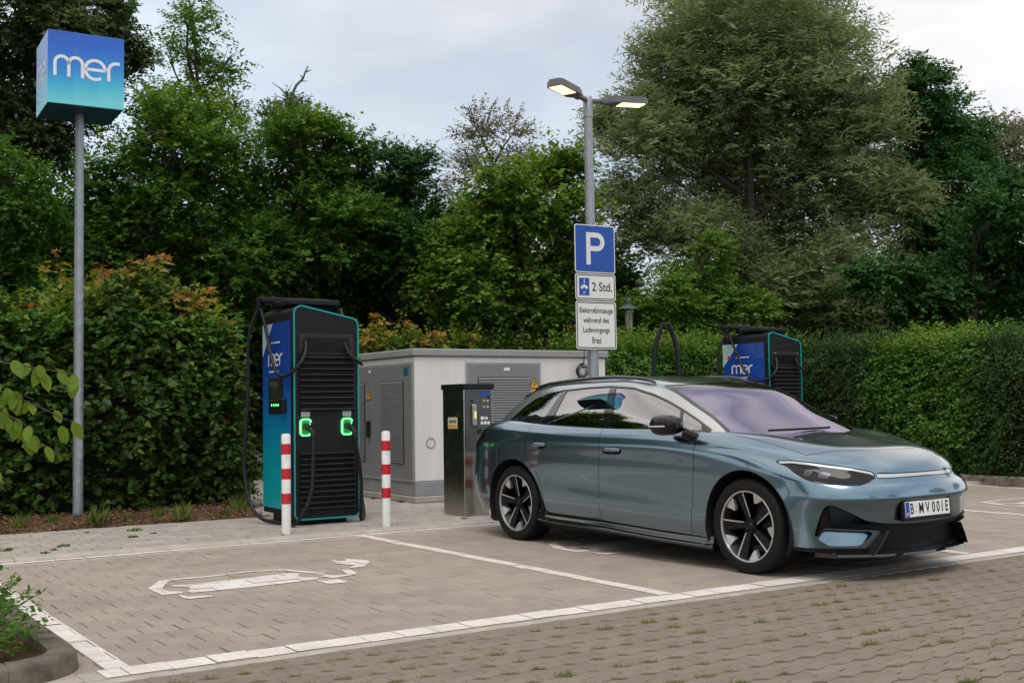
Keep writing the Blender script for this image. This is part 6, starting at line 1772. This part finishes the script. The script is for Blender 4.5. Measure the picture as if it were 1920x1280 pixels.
# copper and amber maple shoots standing out of it
def shoots(parent, pts, seed, mats=('top', 'amber', 'orange'), lh=.55, y=8.9, nper=24, size=.135):
    rng = np.random.default_rng(seed); off = np.array(parent.location); st = MB()
    A = {k: [] for k in mats}
    for (x, z) in pts:
        yy = y + rng.uniform(-.5, .35); h = lh * rng.uniform(.8, 1.5)
        st.tube([(x - off[0], yy - off[1], z - h - .2), (x - off[0] + .03, yy - off[1], z - h * .4), (x - off[0], yy - off[1], z)], [.008, .006, .003], 5)
        t = rng.uniform(0, 1, nper); P = np.stack([x + rng.normal(0, .035, nper), yy + rng.normal(0, .035, nper), z - h * t], 1)
        D = rng.normal(0, 1, (nper, 3)); D[:, 2] = -.35; P = P + unit(D) * (.03 + .07 * t)[:, None]
        nn = np.array([0, 0, 1.0]) + rng.normal(0, .45, (nper, 3)); S = size * rng.uniform(.7, 1.2, nper)
        for k, name in enumerate(mats):
            sel = (t < .13) if k == 2 else ((t >= .13) & (t < .5) if k == 1 else t >= .5)
            if sel.any(): A[name].append(leaves(MAPLE, P[sel], D[sel], nn[sel], S[sel]))
    for name in mats:
        V, F = merge(A[name]); o = np_mesh('young_shoots', V - off, F, LM[name], parent); o['kind'] = 'stuff'
    st.build('shoot_stems', bark, parent)['kind'] = 'stuff'
rr = random.Random(4)
pts = [(-2.55, 2.55), (-2.34, 2.62), (-2.01, 3.29), (-1.85, 2.94), (-1.53, 3.15), (-1.47, 3.09), (-1.24, 3.07), (-1.12, 3.21), (-.99, 3.24), (-.85, 3.23), (-.65, 3.38), (-.73, 2.85), (-.42, 2.73), (-.28, 2.84), (-.14, 2.88), (-.52, 2.51), (-.94, 2.71), (-.05, 2.46), (.1, 2.1)]
pts += [(rr.uniform(-.25, .12), rr.uniform(1.0, 2.3)) for _ in range(8)] + [(rr.uniform(-2.1, -.3), rr.uniform(2.35, 2.9)) for _ in range(34)] + [(rr.uniform(-3.2, -1.9), rr.uniform(2.3, 2.6)) for _ in range(6)]
shoots(HL, pts, 41)
HM = hedge('hedge', (2.6, 10.7, .1), (7.9, 12.0, 2.22), ('-y', 'top', '-x'), 'ivy', HEART_LO, .10, 3200, 'hedge behind the white cabinet with copper-coloured shoots at its left half', 32, top_n=600)
pts = [(3.12, 2.58), (3.27, 2.8), (3.42, 2.72), (3.79, 2.69), (3.99, 2.65), (4.18, 2.52), (4.38, 2.45), (4.88, 2.49), (4.69, 2.35), (6.89, 2.86), (7.18, 2.78)] + [(rr.uniform(3.0, 4.4), rr.uniform(2.35, 2.68)) for _ in range(22)]
shoots(HM, pts, 42, y=11.0, lh=.30, size=.11)
HB = hedge('hedge', (5.9, 8.55, .1), (10.9, 10.0, 2.16), ('-y', 'top', '-x'), 'horn', OVATE_LO, .085, 5000, 'bright green hedge running behind the far charger and the cable hoop', 33, top_n=1100)
HP = hedge('hedge', (10.5, 6.9, .1), (12.2, 9.2, 2.14), ('-x', 'top', '-y'), 'privet', OVATE_LO, .055, 5400, 'dense small-leaved dark hedge section right beside the far charger', 34, m=9, top_n=700, topmat='privet')
HH = hedge('hedge', (10.45, 4.95, .1), (12.2, 7.0, 2.10), ('-x', 'top', '-y'), 'horn', OVATE, .085, 4000, 'hornbeam hedge section with bigger bright leaves above the kerb at the right', 35, top_n=500)
HR = hedge('hedge', (10.5, 1.8, .1), (12.2, 5.0, 2.04), ('-x', 'top', '+y'), 'privet', OVATE_LO, .06, 7000, 'long small-leaved hedge section at the right end of the kerb', 36, m=9, top_n=900, topmat='privet', rough=.22)
HE = hedge('hedge', (-.6, 14.6, .05), (2.9, 15.8, 2.3), ('-y', 'top'), 'ivy', HEART_LO, .11, 1300, 'shaded hedge closing the path between the left hedge and the cabinet', 37, top_n=200)
# light new growth over the upper part of the left hedge
rng = np.random.default_rng(90); n = 950; off = np.array(HL.location)
P = np.stack([rng.uniform(-4.2, .1, n), 8.30 + rng.uniform(-.05, .25, n), 2.35 - rng.uniform(0, 1, n) ** 2.2 * 1.5], 1); D = rng.normal(0, .5, P.shape) + [0, -.9, .5]
V, F = sprays(rng, P, D, rng.uniform(.12, .3, n), 6, HEART, .085, droop=.25, flat=.7); np_mesh('new_growth', V - off, F, LM['horn'], HL)['kind'] = 'stuff'
# ------------------------------------------------------------------ garden lantern beyond the hedge
gl = thing('garden_lantern', (7.98, 10.22, 0), 0, 'old-fashioned green lantern with a flat round hat above the hedge', 'lantern')
verd = plain('verdigris_paint', (.055, .085, .075), .6, var=.2, scale=10)
MB().lathe([(.045, 0), (.04, 2.3), (.03, 2.42), (.055, 2.44), (.06, 2.56), (.05, 2.60)], 14).build('post', verd, gl, smooth=40)
MB().lathe([(.065, 2.60), (.078, 2.93)], 12, caps=False).build('glass', plain('lantern_glass', (.30, .28, .24), .15, coat=.5), gl, smooth=60)
m = MB()
for k in range(6):
    a = k * math.pi / 3; m.tube([(.07 * math.cos(a), .07 * math.sin(a), 2.59), (.082 * math.cos(a), .082 * math.sin(a), 2.95)], .006, 5)
m.build('cage_bars', verd, gl)
MB().lathe([(.20, 2.94), (.205, 2.955), (.10, 3.02), (.06, 3.04), (.065, 3.12), (.03, 3.15), (.0, 3.155)], 22).build('hat', verd, gl, smooth=40)
MB().tube([(.05 * math.cos(a), 0, 3.19 + .05 * math.sin(a)) for a in np.linspace(-.6, math.pi + .6, 12)], .008, 6).build('ring', verd, gl)
# ------------------------------------------------------------------ bird on the olive tree
bd = thing('bird', (1.35, 18.3, 9.42), R(60), 'small dark bird perched on the topmost twig beside the cube sign', 'bird')
m = MB()
rows = [(-.13, .004, .0), (-.10, .016, .0), (-.05, .034, .01), (0, .042, .025), (.04, .036, .045), (.07, .026, .065), (.095, .024, .08), (.115, .014, .082), (.14, .002, .076)]
vs = []; F = []
for x, r_, z in rows:
    for k in range(10): vs.append((x, r_ * math.cos(k * math.pi / 5), z + r_ * math.sin(k * math.pi / 5)))
for i in range(len(rows) - 1):
    for k in range(10): F.append((i * 10 + k, i * 10 + (k + 1) % 10, i * 10 + 10 + (k + 1) % 10, i * 10 + 10 + k))
m.add(vs, F); m.tube([(0, .01, -.01), (.0, .012, -.07)], .004, 4); m.tube([(0, -.01, -.01), (0, -.012, -.07)], .004, 4); m.add([(-.10, -.02, .0), (-.10, .02, .0), (-.22, .025, -.02), (-.22, -.025, -.02)], [(0, 1, 2, 3)])
m.build('body', plain('dark_plumage', (.03, .03, .035), .8), bd, smooth=60)
# ------------------------------------------------------------------ shrub in the planter
rs = thing('rose_shrub', (-4.15, .62, .05), 0, 'low leafy rose shrub growing in the rounded planter kerb', 'shrub')
rng = np.random.default_rng(61)
P = np.array([0, 0, .12]) + sphere(rng, 240) * rng.uniform(.1, 1, (240, 1)) ** .5 * np.array([.26, .42, .22]); P[:, 2] = np.abs(P[:, 2])
D = P - np.array([0, 0, -.1]) + rng.normal(0, .1, P.shape)
V, F = sprays(rng, P, D, rng.uniform(.08, .20, 240), 7, OVATE, .048, droop=.15, flat=.7)
np_mesh('foliage', V, F, LM['rose'], rs)['kind'] = 'stuff'
st = MB(); tips = [((.02, .30, .50)), ((.33, .12, .26)), ((-.1, .1, .45)), ((.26, .40, .30)), ((.1, -.1, .36))]; Vs = []
for k, tp_ in enumerate(tips):
    q = bez([(0, 0, 0), (tp_[0] * .4, tp_[1] * .4, tp_[2] * .65), tp_], 10); st.tube(q, [.006 - .0004 * i for i in range(10)], 5)
    a = np.array(q); nI = 16; idx = rng.integers(4, 10, nI); Pq = a[idx]; Dq = rng.normal(0, 1, (nI, 3)); Dq[:, 2] = np.abs(Dq[:, 2]) * .3
    Vs.append(leaves(OVATE, Pq, Dq, np.array([0, 0, 1.0]) + rng.normal(0, .4, (nI, 3)), rng.uniform(.035, .055, nI)))
V, F = merge(Vs); np_mesh('shoot_leaves', V, F, LM['rose'], rs)['kind'] = 'stuff'
st.build('stems', bark, rs, smooth=60)['kind'] = 'stuff'
# ------------------------------------------------------------------ cornel beside the bay: its branch reaches into view
co = thing('cornel_shrub', (-5.1, .35, .05), 0, 'lime-green cornel branch with big hanging leaves in front of the left hedge', 'shrub')
rr = random.Random(9)
stm = MB().tube(bez([(0, 0, 0), (.04, -.05, .5), (.10, -.12, 1.0), (.2, -.2, 1.5)], 12), [.022 - .001 * k for k in range(12)], 8)
stm.build('stem', bark, co, smooth=60)
lf = [(-4.19, -.15, 1.38), (-4.13, -.18, 1.31), (-4.05, -.23, 1.26), (-3.93, -.31, 1.35), (-3.90, -.34, 1.43), (-3.97, -.28, 1.27), (-4.07, -.21, 1.19), (-4.12, -.17, 1.12), (-3.91, -.31, 1.17), (-4.17, -.13, 1.04)]
# a rounded leaf with folded midrib and drooping tip
T_ = [(0, 0, 0), (.16, .10, .02), (.27, .32, .035), (.27, .55, .03), (.15, .82, .0), (0, 1.0, -.06), (-.15, .82, .0), (-.27, .55, .03), (-.27, .32, .035), (-.16, .10, .02), (0, .35, -.02), (0, .7, -.03)]
fm = bpy.data.meshes.new('leaf'); fm.from_pydata(T_, [], [(0, 1, 10), (1, 2, 10), (2, 3, 11, 10), (3, 4, 11), (4, 5, 11), (5, 6, 11), (6, 7, 11), (7, 8, 10, 11), (8, 9, 10), (9, 0, 10)]); fm.materials.append(LM['lime'])
fm.polygons.foreach_set('use_smooth', [True] * len(fm.polygons)); fm.update()
br = MB(); base = Vector((.2, -.2, 1.45))
c0 = Vector((-5.1, .35, .05))
targets = [(-3.90, -.34, 1.45), (-4.05, -.2, 1.34), (-4.1, -.3, 1.22), (-3.92, -.30, 1.24), (-4.02, -.22, 1.12), (-4.2, -.10, 1.02)]
for k, tg in enumerate(targets):
    e = Vector(tg) - c0; mid = (base + e) * .5 + Vector((0, 0, .06)); q = bez([tuple(base - Vector((0, 0, .08 * k))), tuple(mid), tuple(e)], 16)
    br.tube(q, [.007 - .0003 * i for i in range(16)], 6)
    for j in range(20):
        i = rr.randrange(6, 16); p = Vector(q[i]) + Vector((rr.uniform(-.03, .03), rr.uniform(-.03, .03), rr.uniform(-.03, .02)))
        o = bpy.data.objects.new('leaf', fm); COL.objects.link(o); o.parent = co
        d = Vector((rr.uniform(-.5, .6), rr.uniform(-.6, .3), rr.uniform(-1.5, -.5))).normalized(); nn = Vector((rr.uniform(-.6, .3), rr.uniform(-1.2, -.2), rr.uniform(.1, .9)))
        x = d.cross(nn).normalized(); z = x.cross(d); s_ = rr.uniform(.066, .105)
        o.matrix_local = Matrix(((x.x * s_, d.x * s_, z.x * s_, p.x), (x.y * s_, d.y * s_, z.y * s_, p.y), (x.z * s_, d.z * s_, z.z * s_, p.z), (0, 0, 0, 1)))
br.build('branch', bark, co, smooth=60)
# ------------------------------------------------------------------ grass in the joints, weeds, litter
rng = np.random.default_rng(71); H = np.array(holes); parts = []; mparts = []
pick = rng.uniform(0, 1, len(H))
patch = np.array([mnoise.noise((a * .8, b2 * .8, 5.0)) for a, b2 in H])
den = np.clip(.52 + patch * .9 - np.clip((H[:, 0] - 1.5) * .12, 0, .25), .05, .8)
for (x, y), pk, dn in zip(H, pick, den):
    if pk > dn: continue
    x += rng.normal(0, .014); y += rng.normal(0, .009); kk = rng.uniform(.45, 1.45)
    n = int(rng.integers(45, 120) * kk); a = rng.uniform(0, 2 * math.pi, n); rr_ = np.sqrt(rng.uniform(0, 1, n))
    P = np.stack([x + .050 * kk * rr_ * np.cos(a), y + .026 * kk * rr_ * np.sin(a), np.full(n, -.008)], 1); D = rng.normal(0, .8, (n, 3)); D[:, 2] = rng.uniform(.1, .8, n)
    S = rng.uniform(.010, .026, n) * (1.25 if rng.uniform() < .25 else .9)
    (parts if rng.uniform() < .5 else mparts).append(leaves(BLADE, P, D, rng.normal(0, 1, (n, 3)) + [0, 0, .3], S * 1.3))
gs = thing('joint_grass', (0, 0, 0)); gs['kind'] = 'stuff'; gs['label'] = 'tufts of grass and moss growing in the open joints of the aisle paving'
for L_parts, mt in ((parts, 'grass'), (mparts, 'moss')):
    V, F = merge(L_parts); V = V.copy(); o = np_mesh('grass_tufts', V, F, LM[mt], gs); o['kind'] = 'stuff'
def tufts(name, spots, mat, label, seed, n=60, r=.06, h=.14, tpl=BLADE):
    rng = np.random.default_rng(seed); parts = []
    for (x, y, z, k) in spots:
        a = rng.uniform(0, 2 * math.pi, n); q = np.sqrt(rng.uniform(0, 1, n)) * r * k
        P = np.stack([x + q * np.cos(a), y + q * np.sin(a), np.full(n, z)], 1); D = rng.normal(0, .35, (n, 3)); D[:, 2] = 1
        if tpl is not BLADE: D[:, 2] = .3
        parts.append(leaves(tpl, P, D, rng.normal(0, 1, (n, 3)) + [0, 0, .2], rng.uniform(.4, 1.1, n) * h * k))
    V, F = merge(parts); o = np_mesh(name, V, F, LM[mat]); o['kind'] = 'stuff'; o['label'] = label
    return o
tufts('bed_grass', [(-1.95, 7.2, .06, 1.4), (-1.05, 7.15, .06, 1.3), (-1.2, 7.5, .07, .8), (-1.6, 7.3, .06, .7), (-2.7, 7.35, .07, .9), (-.5, 7.25, .06, .6), (-2.35, 7.5, .08, .7), (-3.0, 7.3, .07, .6), (-.25, 7.45, .06, 1.0), (-.15, 7.8, .06, 1.2)], 'grass', 'grass tufts along the front of the soil bed', 81, n=70, r=.07, h=.17)
tufts('pavement_weeds', [(-1.76, 6.42, SW, 1.6), (-1.94, 5.81, SW, 1.0), (-1.68, 6.02, SW, .7), (-2.68, 5.47, SW, 1.2), (-2.81, 5.22, SW, .7), (-2.92, 5.02, SW, .9), (-3.18, 5.48, SW, 1.3), (1.5, 5.2, SW, .7), (-2.2, 6.6, SW, .6), (-.7, 5.0, SW, .5), (-2.3, 4.93, SW, .4)], 'rose', 'small weeds sprouting from the pavement joints', 82, n=40, r=.05, h=.03, tpl=OVATE)
n = 5200; rng = np.random.default_rng(83)
x = rng.uniform(-6, -.12, n); y = 7.1 + rng.uniform(0, 1, n) ** 1.3 * 1.9 - .04; P = np.stack([x, y, np.interp(y, [7.1, 7.25, 7.6], [.05, .065, .105]) + rng.uniform(0, .02, n)], 1)
V, F = leaves(OVATE, P, np.concatenate([rng.normal(0, 1, (n, 2)), rng.normal(0, .25, (n, 1))], 1), np.array([0, 0, 1.0]) + rng.normal(0, .5, (n, 3)), rng.uniform(.02, .055, n))
o = np_mesh('leaf_litter', V, F, LM['litter']); o['kind'] = 'stuff'; o['label'] = 'dry brown leaf litter covering the soil bed'
n = 700; P = np.stack([rng.uniform(-5, 6, n), rng.uniform(-3, 7.0, n), np.zeros(n)], 1); P[:, 2] = np.where(P[:, 1] > 4.95, SW + .002, .002)
keep = (P[:, 1] > 4.95) | (P[:, 1] < 4.75); P = P[keep]; n = len(P)
V, F = leaves(LANCE, P, np.concatenate([rng.normal(0, 1, (n, 2)), np.zeros((n, 1))], 1), np.array([0, 0, 1.0]) + rng.normal(0, .12, (n, 3)), rng.uniform(.008, .035, n))
o = np_mesh('twig_debris', V, F, LM['litter']); o['kind'] = 'stuff'; o['label'] = 'scattered bits of twig and seed on the paving'
